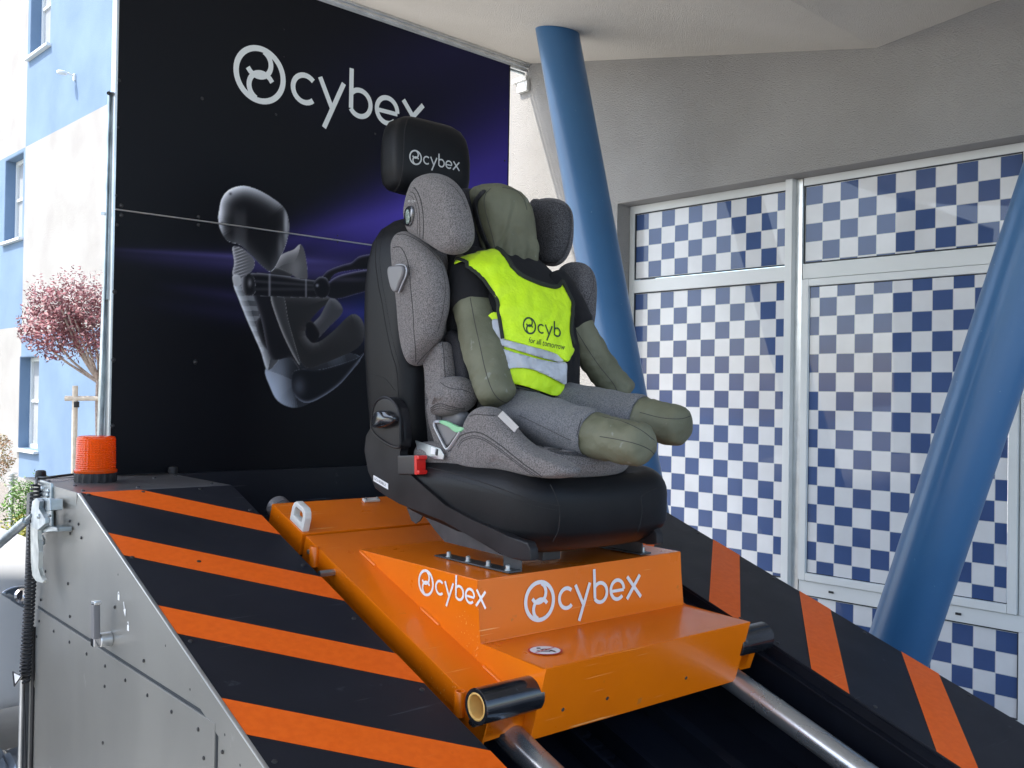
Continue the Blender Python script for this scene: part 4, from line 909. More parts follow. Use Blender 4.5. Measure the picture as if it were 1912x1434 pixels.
# lugs on the near edge
for s in (.02, -.655):
    b_ = RP(1.262, s, -.05); MB().lathe([(.0125, 0), (.0125, .052), (.0115, .0535), (.0085, .0535), (.008, .03), (.001, .03)], b_, Vector((0, -.05, 1)), 24).build('lug', 'orange', sled)
MB().cyl(RP(1.268, -.735 + .022, -.022), RP(1.248, -.735 + .022, -.022), .011, n=20).build('pin', 'zinc', sled)
MB().lathe([(.007, 0), (.007, .006), (.004, .007), (.004, .004), (.001, .004)], RP(1.248, -.713, -.022), (-1, 0, 0), 6).build('pin_head', 'black_pl', sled)
MB().box(RP(1.262, .045, -.02), (.020, .016, .012), bev=.003).build('stop_block', 'zinc', sled)
MB().cyl(RP(1.268, -.07, -.02), RP(1.225, -.07, -.02), .009, n=6).build('spigot', 'steel', sled)
# white nylon pull handle: a slab with a slot
b0 = RP(1.277, .155, .002)
def handle(b, W, H, T, name):
    mb = MB(); outer = [(-W / 2, 0), (W / 2, 0), (W / 2, H * .62), (W / 2 - .006, H * .86), (W / 2 - .016, H), (-W / 2 + .016, H), (-W / 2 + .006, H * .86), (-W / 2, H * .62)]
    inner = [(-W / 2 + .015, .020), (W / 2 - .015, .020), (W / 2 - .015, H * .62), (W / 2 - .018, H * .74), (W / 2 - .024, H - .014), (-W / 2 + .024, H - .014), (-W / 2 + .018, H * .74), (-W / 2 + .015, H * .62)]
    ax = SD; n = 8; v = []
    for t in (-T / 2, T / 2):
        for ring in (outer, inner): v += [b + ax * x + SN * z + Vector((t, 0, 0)) for x, z in ring]
    f = []
    for i in range(n):
        j = (i + 1) % n; f += [(i, j, n + j, n + i), (2 * n + i, 3 * n + i, 3 * n + j, 2 * n + j), (i, 2 * n + i, 2 * n + j, j), (n + i, n + j, 3 * n + j, 3 * n + i)]
    v, f = bevel_mesh(v, f, .0022); mb.add(v, f); return mb.build(name, 'nylon', sled, ang=50)
handle(b0, .078, .062, .020, 'pull_handle')
MB().rbox(1.545, 1.60, .262, .280, .002, .010, bev=.003).build('latch_block', 'nylon', sled); mb = MB()
for x in (1.553, 1.592): mb.lathe([(.004, 0), (.004, .004), (.001, .005)], RP(x, .271, .010), SN, 10)
mb.build('latch_screws', 'zinc', sled, kind='stuff')
# lettering and the warning disc
logo(plane_map(P(1007, 1122, Y=1.7215), Vector((1, 0, 0)), Vector((0, .055, 1)).normalized(), .0985, .0015), 'white_print', sled, lab='large white cybex lettering on the box front', raise_=.00006)
logo(plane_map(P(796, 1088, X=XB0), Vector((0, -1, 0)), Vector((0, 0, 1)), .0645, .0012), 'white_print', sled, lab='small white cybex lettering on the box side', raise_=.00005)
st0 = P(1018, 1215, Z=.9345); d0 = MB(); n = 40
def disc(r_, z_, name, m_): return MB().add([st0 + Vector((r_ * math.cos(2 * math.pi * j / n), r_ * math.sin(2 * math.pi * j / n), z_)) for j in range(n)], [list(range(n))]).build(name, m_, sled, smooth=False)
disc(.0385, .0010, 'warning_disc', 'red_ink'); disc(.0340, .0014, 'warning_disc', 'white_print')
u1 = Vector((.77, -.64, 0)); u2 = Vector((.64, .77, 0)); gm = lambda p, l: st0 + u1 * (p.x * .034) + u2 * (p.y * .034) + Vector((0, 0, .0017 + l)); mb = MB()
for pts, w in (([(-.55, -.12), (-.2, -.38), (.25, -.38), (.35, -.2), (.7, -.5)], .11), ([(-.3, .12), (-.02, -.06), (.32, .0), (.62, -.3)], .15), ([(-.3, .1), (.0, .28), (.2, .22)], .1), (arc(-.42, .42, .075, 0, 360), .15)): ribbon(pts, w, gm, mb, .0001)
mb.build('pictogram', 'black_ink', sled, smooth=False); mb = MB(); ribbon([(-.66, -.70), (.66, .70)], .11, gm, mb, .0006); mb.build('prohibition_bar', 'red_ink', sled, smooth=False)
mb = MB()
for x, y in ((1051, 1325), (1134, 1304), (1281, 1266)):
    q = P(x, y, Y=1.52); sd_ = Vector((0, .047, -.163)).normalized(); nn_ = Vector((0, -.961, -.277)); t = (Vector((0, 1.494, .932)) - EYE).dot(nn_) / (q - EYE).dot(nn_); q = EYE + (q - EYE) * t
    mb.lathe([(.0045, 0), (.0042, .0008), (.0025, .0009), (.0001, .0003)], q, nn_, 12)
mb.build('front_screws', 'dsteel', sled, kind='stuff')

# ================================================================== ADULT SEAT
SX0, SX1, SXC = 1.462, 1.985, 1.7235
seat = thing('vehicle_seat', (SXC, 1.95, 1.081), 'black leatherette vehicle seat with headrest bolted to the orange box', 'car seat')
# cushion
def cw(p):
    # bottom narrows, top surface dished, front leans
    p = Vector((SXC + (p.x - SXC) * (.978 if p.x > SXC else 1), p.y, p.z)); t = (p.z - 1.135) / .17
    y = p.y + (max(0, .35 - t) * .10 if p.y < 1.8 else 0)
    k = 1 - .05 * max(0, .4 - t)
    z = p.z + (max(0, p.y - 1.95) * .22 * max(0, 1 - t * 1.3)) - .014 * max(0, 1 - ((p.x - SXC) / .17) ** 2) * max(0, t) * (1 if p.y > 1.68 else .5) - (.0 if p.y > 1.9 else (1.9 - p.y) * .05)
    return Vector((SXC + (p.x - SXC) * k, y, z))
plan = [(1.462, 2.20), (1.459, 2.0), (1.462, 1.80), (1.468, 1.72), (1.495, 1.665), (1.545, 1.635), (1.62, 1.622), (1.7235, 1.618), (1.83, 1.622), (1.90, 1.635), (1.95, 1.665), (1.979, 1.72), (1.985, 1.80), (1.988, 2.0), (1.985, 2.20), (1.90, 2.27), (1.72, 2.28), (1.55, 2.27)]
cu_ = MB().cushion([Vector((x, y, 1.232)) for x, y in plan], (0, 0, 1), .192, .062, df=.012, warp=cw, n=160).build('seat_cushion', 'leather', seat)
cb = bvh(cu_)
seam(cb, [(798, 872), (850, 885), (908, 903), (960, 922), (1000, 936), (1043, 944), (1043, 944)], cu_, r=.0014, name='piping')
seam(cb, [(800, 882), (850, 895), (905, 912), (957, 931), (1000, 945), (1042, 953)], cu_, r=.0008, name='stitching', dash=1)
seam(cb, [(1028, 905), (1036, 922), (1043, 944), (1045, 965), (1042, 990), (1032, 1012)], cu_, r=.0015, name='piping')
seam(cb, [(1236, 908), (1215, 916), (1198, 927), (1199, 950), (1196, 975), (1190, 995)], cu_, r=.0015, name='piping')
# backrest
mb = MB(); rg = []
for z, hx, hy, cy in ((1.30, .20, .07, 2.275), (1.34, .235, .085, 2.278), (1.42, .248, .093, 2.283), (1.52, .253, .098, 2.29), (1.62, .256, .100, 2.298), (1.72, .257, .100, 2.302), (1.80, .256, .098, 2.303), (1.87, .252, .094, 2.300), (1.925, .243, .088, 2.296), (1.965, .222, .079, 2.290), (1.99, .190, .066, 2.283), (2.004, .150, .050, 2.277), (2.010, .09, .028, 2.272), (2.011, .02, .006, 2.27)):
    rg.append(superell((SXC, cy, z), Vector((1, 0, 0)), Vector((0, 1, 0)), hx + .004, hy + .020, 6, 96))
bk = mb.rings(rg).build('backrest', 'leather', seat, ang=60); bb_ = bvh(bk)
seam(bb_, [(763, 388), (748, 386), (727, 397), (713, 412), (704, 436), (701, 484), (706, 530), (712, 560), (722, 618), (732, 662), (740, 690), (744, 740)], bk, r=.0015, name='piping')
seam(bb_, [(770, 396), (752, 394), (735, 404), (722, 420), (713, 446), (709, 484), (714, 530), (720, 562), (730, 620), (740, 662), (748, 690)], bk, r=.0008, name='stitching', dash=1)
seam(bb_, [(692, 700), (705, 702), (720, 708), (738, 730)], bk, r=.0012, name='crease')
# headrest, posts, embroidery
mb = MB(); rg = []; hc = (1.704, 2.43)
for z, hx, hy, cy in ((2.075, .10, .030, .0), (2.083, .125, .050, .0), (2.10, .137, .062, .0), (2.14, .142, .067, .0), (2.19, .143, .066, .0), (2.23, .140, .063, .002), (2.262, .133, .058, .004), (2.286, .118, .050, .008), (2.300, .092, .038, .012), (2.307, .055, .02, .015), (2.309, .012, .005, .016)):
    rg.append(superell((hc[0], hc[1] + cy, z + .024), Vector((1, .03, 0)).normalized(), Vector((0, 1, 0)), hx, hy, 4.5, 96))
hr = mb.rings(rg).build('headrest', 'leather', seat, ang=60); hb = bvh(hr)
seam(hb, [(762, 222), (758, 232), (755, 250), (754, 280), (752, 315), (747, 340), (738, 356), (726, 361)], hr, r=.0014, name='piping')
hp_ = P(776, 294, Y=2.372); logo(cast_map(hp_, Vector((1, -.02, 0)).normalized(), Vector((0, 0, 1)), .0445, hb, .0016), 'embroid', hr, lab='silver embroidered cybex lettering', raise_=.0001)
for x in (1.655, 1.80): MB().cyl((x, 2.425, 2.00), (x + .004, 2.430, 2.09), .0065, n=16).build('headrest_post', 'alu', seat)
# side trim, near and far
tp_ = [(698, 795), (682, 812), (679, 842), (686, 880), (700, 913), (720, 926), (746, 941), (785, 956), (826, 972), (875, 1000), (922, 1027), (950, 1041), (971, 1048), (991, 1048), (990, 1026), (984, 1012), (953, 1004), (925, 990), (880, 970), (832, 944), (795, 912), (765, 885), (750, 866), (744, 848), (745, 838), (753, 836), (755, 820), (753, 785), (748, 762), (736, 745), (721, 741), (708, 748), (701, 765)]
tpoly = [P(x, y, X=1.446) for x, y in tp_]
MBt = MB(); 
def trim_mesh(poly, dx, name, parent, m_='trim', bev=.006):
    return MB().prism(poly, (dx, 0, 0), bev=bev).build(name, m_, parent, ang=50)
trn = trim_mesh(tpoly, .026, 'side_trim', seat); trim_mesh([Vector((1.870, p.y, p.z)) for p in tpoly], .026, 'side_trim', seat)
# cover of the recliner joint: raised rim and dished face, turning knob
rim = [P(x, y, X=1.442) for x, y in ((697, 795), (701, 765), (708, 749), (721, 742), (735, 747), (746, 763), (750, 785), (751, 815), (750, 834), (735, 832), (715, 820), (703, 808))]
MB().cushion(rim, (-1, 0, 0), .016, .006, n=72).build('recliner_cover', 'trim', seat)
MB().tube([p + Vector((-.006, 0, 0)) for p in resample(rim, 60)] + [rim[0] + Vector((-.006, 0, 0))], .0042, 8).build('cover_rim', 'trim', seat)
kn = P(717, 786, X=1.428); mb = MB()
mb.cushion([P(x, y, X=1.424) for x, y in ((698, 796), (699, 780), (707, 768), (722, 767), (731, 774), (740, 778), (739, 788), (728, 795), (712, 799))], (-1, 0, 0), .020, .007, df=.004, n=60); mb.build('recliner_knob', 'gloss_black', seat)
MB().tube(curve_pts([P(x, y, X=1.411) for x, y in ((708, 769), (716, 778), (726, 780), (734, 784))], 6), .0022, 8, round_=True).build('knob_edge', 'trim', seat)
# maker's plate
sp_ = [P(x, y, X=1.4448) for x, y in ((698, 887), (725, 903), (725, 914), (698, 898))]; pl2 = MB().prism(sp_[::-1], (-.0012, 0, 0)).build('maker_plate', 'white_print', seat, smooth=False)
ux = (sp_[2] - sp_[3]); uy = (sp_[0] - sp_[3]); words('SCHEIBLE', lambda p, l: sp_[3] + ux * (.06 + p.x * .195) + uy * (.30 + p.y * .62) + Vector((-.0016, 0, 0)), 'black_ink', pl2, name='maker_name')
# buckle
a = P(750, 868, X=1.452); b = P(782, 868, X=1.452); dr = (b - a).normalized(); upv = Vector((1, 0, 0)).cross(dr).normalized(); upv = upv if upv.z > 0 else -upv
Rm = Matrix((dr, Vector((1, 0, 0)), upv)).transposed()
bkl = MB().box(a.lerp(b, .5), ((b - a).length, .028, .050), bev=.004, Rm=Rm).build('belt_buckle', 'black_pl', seat)
c_ = a.lerp(b, 1.0) + dr * .008; rdm = MB()
rdm.box(c_ - dr * .003, (.012, .029, .050), bev=.0025, Rm=Rm).box(c_ + dr * .006 + upv * .019, (.012, .027, .011), bev=.003, Rm=Rm).box(c_ + dr * .006 - upv * .019, (.012, .027, .011), bev=.003, Rm=Rm)
rdm.build('release_button', 'red_pl', bkl)
MB().tube([a, a - dr * .03 - upv * .03, a - dr * .03 - upv * .09], .008, 8, flat=.5).build('buckle_stalk', 'dsteel', bkl)
# galvanised belt anchor plate behind the buckle
ap = [P(x, y, X=1.478) for x, y in ((775, 822), (822, 838), (829, 850), (827, 858), (812, 857), (780, 842))]
an_ = MB().prism(ap, (.003, 0, 0), bev=.0006).build('anchor_plate', 'zinc', seat, smooth=False)
MB().prism([P(x, y, X=1.4765) for x, y in ((805, 834), (813, 837), (812, 849), (804, 847))], (.001, 0, 0)).build('anchor_label', 'white_print', an_, smooth=False)
MB().prism([P(x, y, X=1.4765) for x, y in ((815, 838), (817, 839), (816, 851), (813, 850))], (.001, 0, 0)).build('anchor_slot', 'gasket', an_, smooth=False)
# steel mounting feet
def foot(px, X, T, name, m_='dsteel'): return MB().prism([P(x, y, X=X) for x, y in px], (T, 0, 0), bev=.001).build(name, m_, seat, smooth=False)
foot([(758, 945), (800, 962), (850, 985), (935, 1035), (970, 1046), (830, 1012), (812, 990), (796, 968), (790, 960), (784, 972), (776, 978), (768, 972)], 1.480, .004, 'mount_bracket')
zt = 1.0825
def flat(x0, x1, y0, y1, z0, z1, name, m_='dsteel', bev=.0008, par=None): return MB().hexa([Vector(p) for p in ((x0, y0, z0), (x1, y0, z0), (x1, y1, z0), (x0, y1, z0), (x0, y0, z1), (x1, y0, z1), (x1, y1, z1), (x0, y1, z1))], bev=bev).build(name, m_, par or seat)
ft = flat(1.470, 1.512, 1.735, 2.03, zt, zt + .004, 'foot_plate'); fr_ = flat(1.925, 1.967, 1.735, 2.03, zt, zt + .004, 'foot_plate')
flat(1.935, 1.940, 1.74, 2.05, zt + .004, 1.175, 'mount_bracket'); flat(1.50, 1.94, 1.80, 2.05, 1.13, 1.150, 'seat_pan', 'black_pl')
flat(1.508, 1.512, 1.735, 1.80, zt + .004, 1.14, 'mount_bracket')
for x, y in ((1.482, 1.985), (1.482, 1.905), (1.482, 1.825), (1.482, 1.752), (1.952, 1.752), (1.952, 1.90)):
    MB().lathe([(.0085, 0), (.0085, .0015), (.0058, .0016), (.0058, .0115), (.0045, .013), (.0035, .013), (.0035, .007), (.0001, .007)], (x, y, zt + .004), (0, 0, 1), 18).build('bolt', 'zinc', seat)
flat(1.60, 1.66, 1.76, 1.98, zt + .012, 1.14, 'cross_tube', 'black_pl', .004)
foot([(1015, 1010), (1092, 1005), (1090, 1022), (1088, 1034), (1040, 1030)], 1.90, .004, 'mount_bracket', 'black_pl')

# ================================================================== CHILD SEAT
cs_ = thing('child_seat', (1.735, 1.85, 1.32), 'grey heather fabric high back child booster seat standing on the black seat', 'child seat')
def pad(name, px, X, T, r, m_='heather', fr=(-1, 0, 0), df=0., db=0., n=110, wr=.0, warp=None, par=None):
    xs_ = [q[0] for q in px]; cx_ = (min(xs_) + max(xs_)) / 2; k_ = 1 - .62 * T * 505 / (max(xs_) - min(xs_)); px = [(cx_ + (x - cx_) * k_, y) for x, y in px]
    return MB().cushion([P(x, y, X=X) for x, y in px], fr, T, r, df=df, db=db, n=n, wr=wr, warp=warp).build(name, m_, par or cs_, ang=70)
# back shell and liner
mb = MB(); rg = []
for z, hx, cy, hy in ((1.33, .17, 2.15, .03), (1.36, .19, 2.15, .05), (1.45, .20, 2.16, .055), (1.6, .205, 2.175, .05), (1.75, .21, 2.185, .05), (1.88, .20, 2.19, .045), (1.95, .17, 2.19, .035), (1.965, .12, 2.19, .02)):
    rg.append(superell((1.735, cy, z), Vector((1, 0, 0)), Vector((0, 1, 0)), hx, hy, 4, 72))
mb.rings(rg).build('back_shell', 'heather', cs_, ang=60)
mb = MB(); rg = []
for z, hx, cy, hy in ((1.40, .14, 2.10, .02), (1.42, .155, 2.10, .03), (1.6, .165, 2.115, .03), (1.8, .165, 2.125, .03), (1.90, .15, 2.13, .025), (1.92, .12, 2.13, .015)):
    rg.append(superell((1.735, cy, z), Vector((1, 0, 0)), Vector((0, 1, 0)), hx, hy, 4, 72))
mb.rings(rg).build('back_liner', 'mesh_dark', cs_, ang=60)
mb = MB(); rg = []
for z, hx, cy, hy in ((1.84, .12, 2.13, .02), (1.86, .15, 2.14, .035), (1.95, .165, 2.15, .04), (2.02, .16, 2.155, .04), (2.065, .13, 2.16, .03), (2.075, .08, 2.16, .015)):
    rg.append(superell((1.735, cy, z), Vector((1, 0, 0)), Vector((0, 1, 0)), hx, hy, 3.5, 72))
mb.rings(rg).build('head_panel', 'mesh_dark', cs_, ang=60)
# head wings
flare = lambda x0, s, y0: (lambda p: Vector((p.x + s * max(0, y0 - p.y) ** 1.3, p.y, p.z)))
wl = pad('head_wing', [(756, 420), (753, 398), (758, 372), (766, 352), (776, 336), (790, 328), (808, 324), (826, 326), (843, 334), (860, 350), (873, 375), (882, 405), (886, 430), (884, 452), (873, 468), (858, 475), (840, 474), (815, 463), (788, 450), (764, 438)], 1.512, .085, .040, df=.008, db=.006)
wb = bvh(wl)
seam(wb, [(773, 350), (778, 356), (783, 366), (787, 380), (790, 400), (791, 422), (790, 446)], wl, 'hseam', .0016, 'seam'); seam(wb, [(766, 358), (773, 362), (779, 376), (783, 396), (784, 420), (784, 442)], wl, 'hseam', .0011, 'seam'); seam(wb, [(763, 364), (770, 368), (775, 380), (779, 400), (780, 420), (779, 438)], wl, 'hseam', .0008, 'seam')
seam(wb, [(834, 340), (848, 350), (862, 368), (872, 392)], wl, 'hseam', .0009, 'seam')
bdg = drape('badge_window', wb, [(759, 390), (766, 385), (773, 387), (774, 402), (771, 416), (765, 423), (757, 418), (756, 404)], 'gloss_black', wl, off=.0022, step=4, thick=.001)
drape('badge_picture', wb, [(760, 394), (764, 391), (767, 402), (766, 414), (761, 418), (759, 405)], 'badge', wl, off=.0034, step=4, thick=.0006); drape('badge_picture', wb, [(769, 391), (772, 392), (771, 402), (768, 404)], 'silver_pl', wl, off=.0034, step=4, thick=.0006)
words('R129', lambda p, l: hit(wb, 763 + p.x * 6.5, 378 - p.y * 6, .0016), 'embroid', wl, name='embroidered_mark')
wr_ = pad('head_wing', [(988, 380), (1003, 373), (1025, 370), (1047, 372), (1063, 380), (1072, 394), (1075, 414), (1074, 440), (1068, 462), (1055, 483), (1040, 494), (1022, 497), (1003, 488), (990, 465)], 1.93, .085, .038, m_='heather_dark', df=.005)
wrb = bvh(wr_)
drape('mesh_lining', wrb, [(990, 383), (1010, 376), (1035, 377), (1056, 386), (1064, 396), (1066, 420), (1062, 450), (1052, 474), (1038, 488), (1015, 490), (992, 470)], 'mesh', wr_, off=.0015, step=5, thick=.001)
seam(wrb, [(1057, 382), (1065, 396), (1067, 420), (1063, 450), (1053, 476), (1036, 492)], wr_, 'hseam', .0012, 'seam')
# shoulder wings
sw = pad('shoulder_wing', [(733, 462), (735, 444), (744, 434), (758, 433), (775, 440), (795, 454), (812, 470), (827, 491), (837, 520), (840, 550), (837, 582), (827, 612), (821, 632), (806, 650), (790, 667), (777, 683), (768, 676), (758, 650), (749, 610), (741, 560), (736, 510)], 1.492, .075, .034, df=.006, db=.004)
sb_ = bvh(sw)
seam(sb_, [(741, 438), (756, 438), (778, 448), (800, 464), (815, 480), (824, 492)], sw, 'hseam', .0012, 'seam')
seam(sb_, [(734, 462), (748, 462), (759, 482), (765, 510), (767, 540), (771, 580), (773, 620), (776, 655), (776, 676)], sw, 'hseam', .0013, 'seam')
seam(sb_, [(778, 680), (792, 664), (808, 648), (822, 632)], sw, 'hseam', .0013, 'seam')
seam(sb_, [(824, 496), (830, 520), (831, 550), (826, 585), (817, 620)], sw, 'hseam', .0009, 'seam')
kb = MB().cushion([P(x, y, X=1.438) for x, y in ((729, 502), (736, 497), (756, 497), (757, 512), (750, 530), (744, 545), (736, 541), (730, 520))], (-1, 0, 0), .022, .005, n=60).build('side_guard_knob', 'grey_pl', cs_)
MB().tube(curve_pts([P(x, y, X=1.434) for x, y in ((731, 500), (744, 494), (757, 497), (758, 513), (750, 532), (744, 547))], 6), .0018, 8).build('knob_rim', 'silver_pl', kb)
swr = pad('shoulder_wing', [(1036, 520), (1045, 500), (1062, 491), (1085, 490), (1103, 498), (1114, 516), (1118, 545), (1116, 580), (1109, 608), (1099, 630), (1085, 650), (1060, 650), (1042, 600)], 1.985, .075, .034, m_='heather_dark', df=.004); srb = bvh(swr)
seam(srb, [(1104, 505), (1108, 530), (1100, 560), (1090, 590), (1082, 612)], swr, 'hseam', .0010, 'seam')
# waist column between the shoulder wing and the base
wc = pad('waist_side', [(790, 640), (815, 640), (838, 640), (846, 670), (850, 705), (838, 740), (815, 752), (803, 742), (799, 715), (794, 690), (788, 665)], 1.53, .05, .02)
wcb = bvh(wc); seam(wcb, [(826, 640), (829, 665), (830, 690), (833, 715)], wc, 'hseam', .0012, 'seam')
pad('waist_lining', [(832, 625), (850, 620), (868, 640), (878, 680), (880, 715), (850, 720), (835, 700)], 1.56, .03, .014, m_='mesh_dark')
pad('waist_side', [(1040, 640), (1058, 645), (1062, 690), (1055, 730), (1035, 738), (1025, 700)], 1.93, .05, .02, m_='heather_dark')
# hip pads
hpL = pad('hip_pad', [(801, 745), (803, 733), (812, 720), (824, 710), (841, 704), (860, 703), (877, 709), (888, 720), (893, 735), (889, 750), (879, 762), (862, 772), (845, 776), (825, 777), (809, 776), (803, 762)], 1.532, .10, .042, df=.01); hlb = bvh(hpL)
seam(hlb, [(822, 714), (834, 722), (848, 726), (865, 728), (880, 734)], hpL, 'hseam', .0011, 'seam')
for dy, r_ in ((0, .0013), (4, .0009), (8, .0009)): seam(hlb, [(804, 762 + dy), (813, 756 + dy), (824, 754 + dy), (838, 758 + dy), (855, 762 + dy * .7), (868, 762 + dy * .4)], hpL, 'hseam', r_, 'seam')
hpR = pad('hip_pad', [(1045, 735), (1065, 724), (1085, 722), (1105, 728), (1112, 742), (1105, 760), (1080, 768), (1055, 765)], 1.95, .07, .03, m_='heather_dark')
# booster body
def cradle(p):
    return Vector((p.x, p.y, p.z - .010 * max(0, 1 - ((p.x - 1.70) / .11) ** 2) * (1 if p.z > 1.34 else 0)))
plan2 = [(1.492, 2.16), (1.490, 2.0), (1.493, 1.85), (1.500, 1.76), (1.522, 1.69), (1.565, 1.648), (1.63, 1.632), (1.70, 1.633), (1.77, 1.652), (1.83, 1.69), (1.875, 1.745), (1.90, 1.83), (1.92, 2.0), (1.92, 2.16), (1.71, 2.18)]
bs = MB().cushion([Vector((x, y, 1.338)) for x, y in plan2], (0, 0, 1), .066, .034, df=.012, warp=cradle, n=150).build('booster_base', 'heather', cs_, ang=70)
arm = pad('booster_arm', [(842, 845), (852, 826), (862, 806), (870, 786), (880, 770), (893, 761), (908, 759), (922, 764), (936, 776), (955, 796), (975, 816), (1000, 835), (1028, 850), (1060, 862), (1085, 876), (1075, 890), (1040, 893), (990, 888), (935, 880), (885, 876), (852, 864)], 1.522, .070, .030, df=.008); amb_ = bvh(arm, bs)
for k, (o_, r_) in enumerate(((0, .0015), (7, .0010), (11, .0010))): seam(amb_, [(852 + o_ * .3, 825 + o_), (862 + o_ * .2, 813 + o_), (880, 807 + o_), (895, 808 + o_), (912, 816 + o_), (935, 832 + o_), (960, 852 + o_ * .9), (980, 868 + o_ * .8), (998, 880 + o_ * .8), (1012, 890 + o_ * .4)], arm, 'hseam', r_, 'seam')
seam(bvh(arm), [(877, 777), (888, 774), (905, 775), (925, 776)], arm, 'hseam', .0012, 'seam')
pad('booster_arm', [(1042, 765), (1055, 748), (1072, 742), (1088, 748), (1104, 766), (1120, 786), (1136, 812), (1140, 832), (1125, 842), (1090, 838), (1060, 820), (1042, 790)], 1.90, .065, .028, m_='heather_dark')
pad('rear_side', [(801, 752), (803, 775), (808, 798), (816, 822), (826, 844), (840, 858), (858, 868), (872, 866), (872, 845), (858, 838), (842, 840), (832, 822), (826, 800), (824, 776), (818, 756)], 1.528, .050, .012, n=120)
pad('rear_filler', [(806, 760), (850, 762), (876, 772), (872, 800), (858, 830), (840, 846), (824, 822), (812, 796)], 1.545, .040, .016, m_='grey_pl')
MB().tube(curve_pts([P(x, y, X=1.488) for x, y in ((822, 787), (812, 788), (812, 797), (820, 814), (828, 830), (834, 839), (840, 836), (850, 822), (860, 807))], 5), .0052, 10, flat=.7).build('belt_guide_ring', 'silver_pl', cs_)
MB().cushion([P(x, y, X=1.497) for x, y in ((816, 788), (836, 788), (856, 804), (846, 822), (836, 832), (828, 820))], (-1, 0, 0), .008, .003, n=50).build('guide_plate', 'grey_pl', cs_)
MB().cushion([P(x, y, X=1.491) for x, y in ((819, 786), (830, 785), (842, 789), (856, 796), (868, 799), (866, 804), (857, 808), (848, 805), (838, 797), (828, 792))], (-1, 0, 0), .010, .004, n=60).build('belt_guide', 'green_pl', cs_)
drape('seat_lining', bvh(bs), [(950, 800), (975, 806), (1040, 816), (1090, 824), (1140, 838), (1146, 850), (1120, 857), (1075, 852), (1035, 846), (1000, 828), (965, 812)], 'mesh', cs_, off=.002, step=6, thick=.001)
tgp = [P(x, y, X=1.4795 - .004) for x, y in ((929, 777), (938, 767), (968, 797), (960, 807))]
tg = MB().prism(tgp, (.0025, 0, 0), bev=.0006).build('label_tag', 'tag', cs_, smooth=False)
tu = (tgp[2] - tgp[1]).normalized(); tv = (tgp[1] - tgp[0]).normalized(); logo(lambda p, l: tgp[0].lerp(tgp[1], .5) + tu * (.009 + p.x * .0085) + tv * (p.y * .0085) + Vector((-.0006 - l, 0, 0)), 'silver_pl', tg, raise_=.00003)

# ================================================================== CHILD DUMMY
dm = thing('crash_dummy', (1.735, 2.02, 1.37), 'olive stuffed child dummy in black shirt and grey leggings slumped in the child seat', 'dummy')
UX, UY, UZ = Vector((1, 0, 0)), Vector((0, 1, 0)), Vector((0, 0, 1))
# torso
mb = MB(); rg = []
TOR = ((1.405, .105, .075, 1.99), (1.43, .130, .09, 1.985), (1.49, .145, .100, 1.985), (1.56, .152, .102, 1.99), (1.64, .162, .100, 2.0), (1.72, .166, .096, 2.015), (1.79, .160, .088, 2.035), (1.835, .145, .072, 2.062), (1.865, .112, .062, 2.072), (1.888, .078, .052, 2.080), (1.905, .060, .045, 2.085), (1.93, .055, .04, 2.088))
for z, a, b, cy in TOR: rg.append(superell((1.748, cy, z), UX, UY, a, b, 2.5, 72))
rg2 = [[p + Vector((noise.noise(p * 14), noise.noise(p * 14 + UX * 5), 0)) * .004 for p in r] for r in rg]
tor = mb.rings(rg2).build('torso', 'shirt', dm, ang=80)
# head: a flat-fronted sack with a zip down its side
mb = MB(); rg = []
def hx_(z):
    t = (z - 1.87) / .205; return t
for z, cx, cy, a, b in ((1.862, 1.757, 2.075, .066, .046), (1.875, 1.757, 2.078, .074, .056), (1.90, 1.754, 2.078, .079, .064), (1.93, 1.748, 2.078, .081, .068), (1.96, 1.740, 2.080, .083, .072), (1.99, 1.732, 2.082, .083, .074), (2.02, 1.724, 2.086, .082, .074), (2.045, 1.716, 2.090, .077, .069), (2.062, 1.711, 2.094, .069, .060), (2.073, 1.708, 2.097, .055, .046), (2.0785, 1.706, 2.098, .034, .028), (2.080, 1.706, 2.098, .008, .008)):
    rg.append(superell((cx - .010, cy, z), Vector((1, -.25, 0)).normalized(), Vector((.25, 1, 0)).normalized(), a, b, 3.0, 200))
def hood(p):
    # sewn cloth: puckers towards the neck, a soft diagonal fold, a pinched upper corner
    q = p + Vector((noise.noise(p * 15), noise.noise(p * 15 + UX * 3), noise.noise(p * 15 + UY * 4))) * .007
    n_ = Vector((p.x - 1.735, p.y - 2.085, 0)).normalized()
    low = max(0, min(1, (1.965 - p.z) / .09)); q += n_ * (.0045 * low * math.sin(math.atan2(n_.x, -n_.y) * 11 + p.z * 30))
    t = (p.x - 1.735) * .8 + (p.z - 1.96); q += n_ * (.003 * math.exp(-(t / .010) ** 2) - .002 * math.exp(-((t - .018) / .012) ** 2)) * max(0, min(1, (1.99 - p.z) / .05))
    t2 = (p.x - 1.70) - (p.z - 1.99) * .25; q += n_ * (-.004 * math.exp(-(t2 / .006) ** 2) + .003 * math.exp(-((t2 + .012) / .008) ** 2)) * max(0, min(1, (2.05 - p.z) / .04))
    return q
fine = []
for a, b in zip(rg[:-1], rg[1:]):
    for k in range(5): fine.append([p.lerp(q, k / 5) for p, q in zip(a, b)])
fine.append(rg[-1]); rg = [[hood(p) for p in q] for q in fine]
hd = mb.rings(rg).build('head', 'olive', dm, ang=80); hdb = bvh(hd)
drape('zip', hdb, [(903, 356), (894, 364), (886, 376), (885, 392), (891, 415), (899, 440), (910, 462), (921, 478), (926, 478), (914, 455), (904, 430), (896, 405), (893, 388), (895, 375), (902, 365), (908, 358)], 'rubber', hd, off=.0035, step=3, thick=.003)
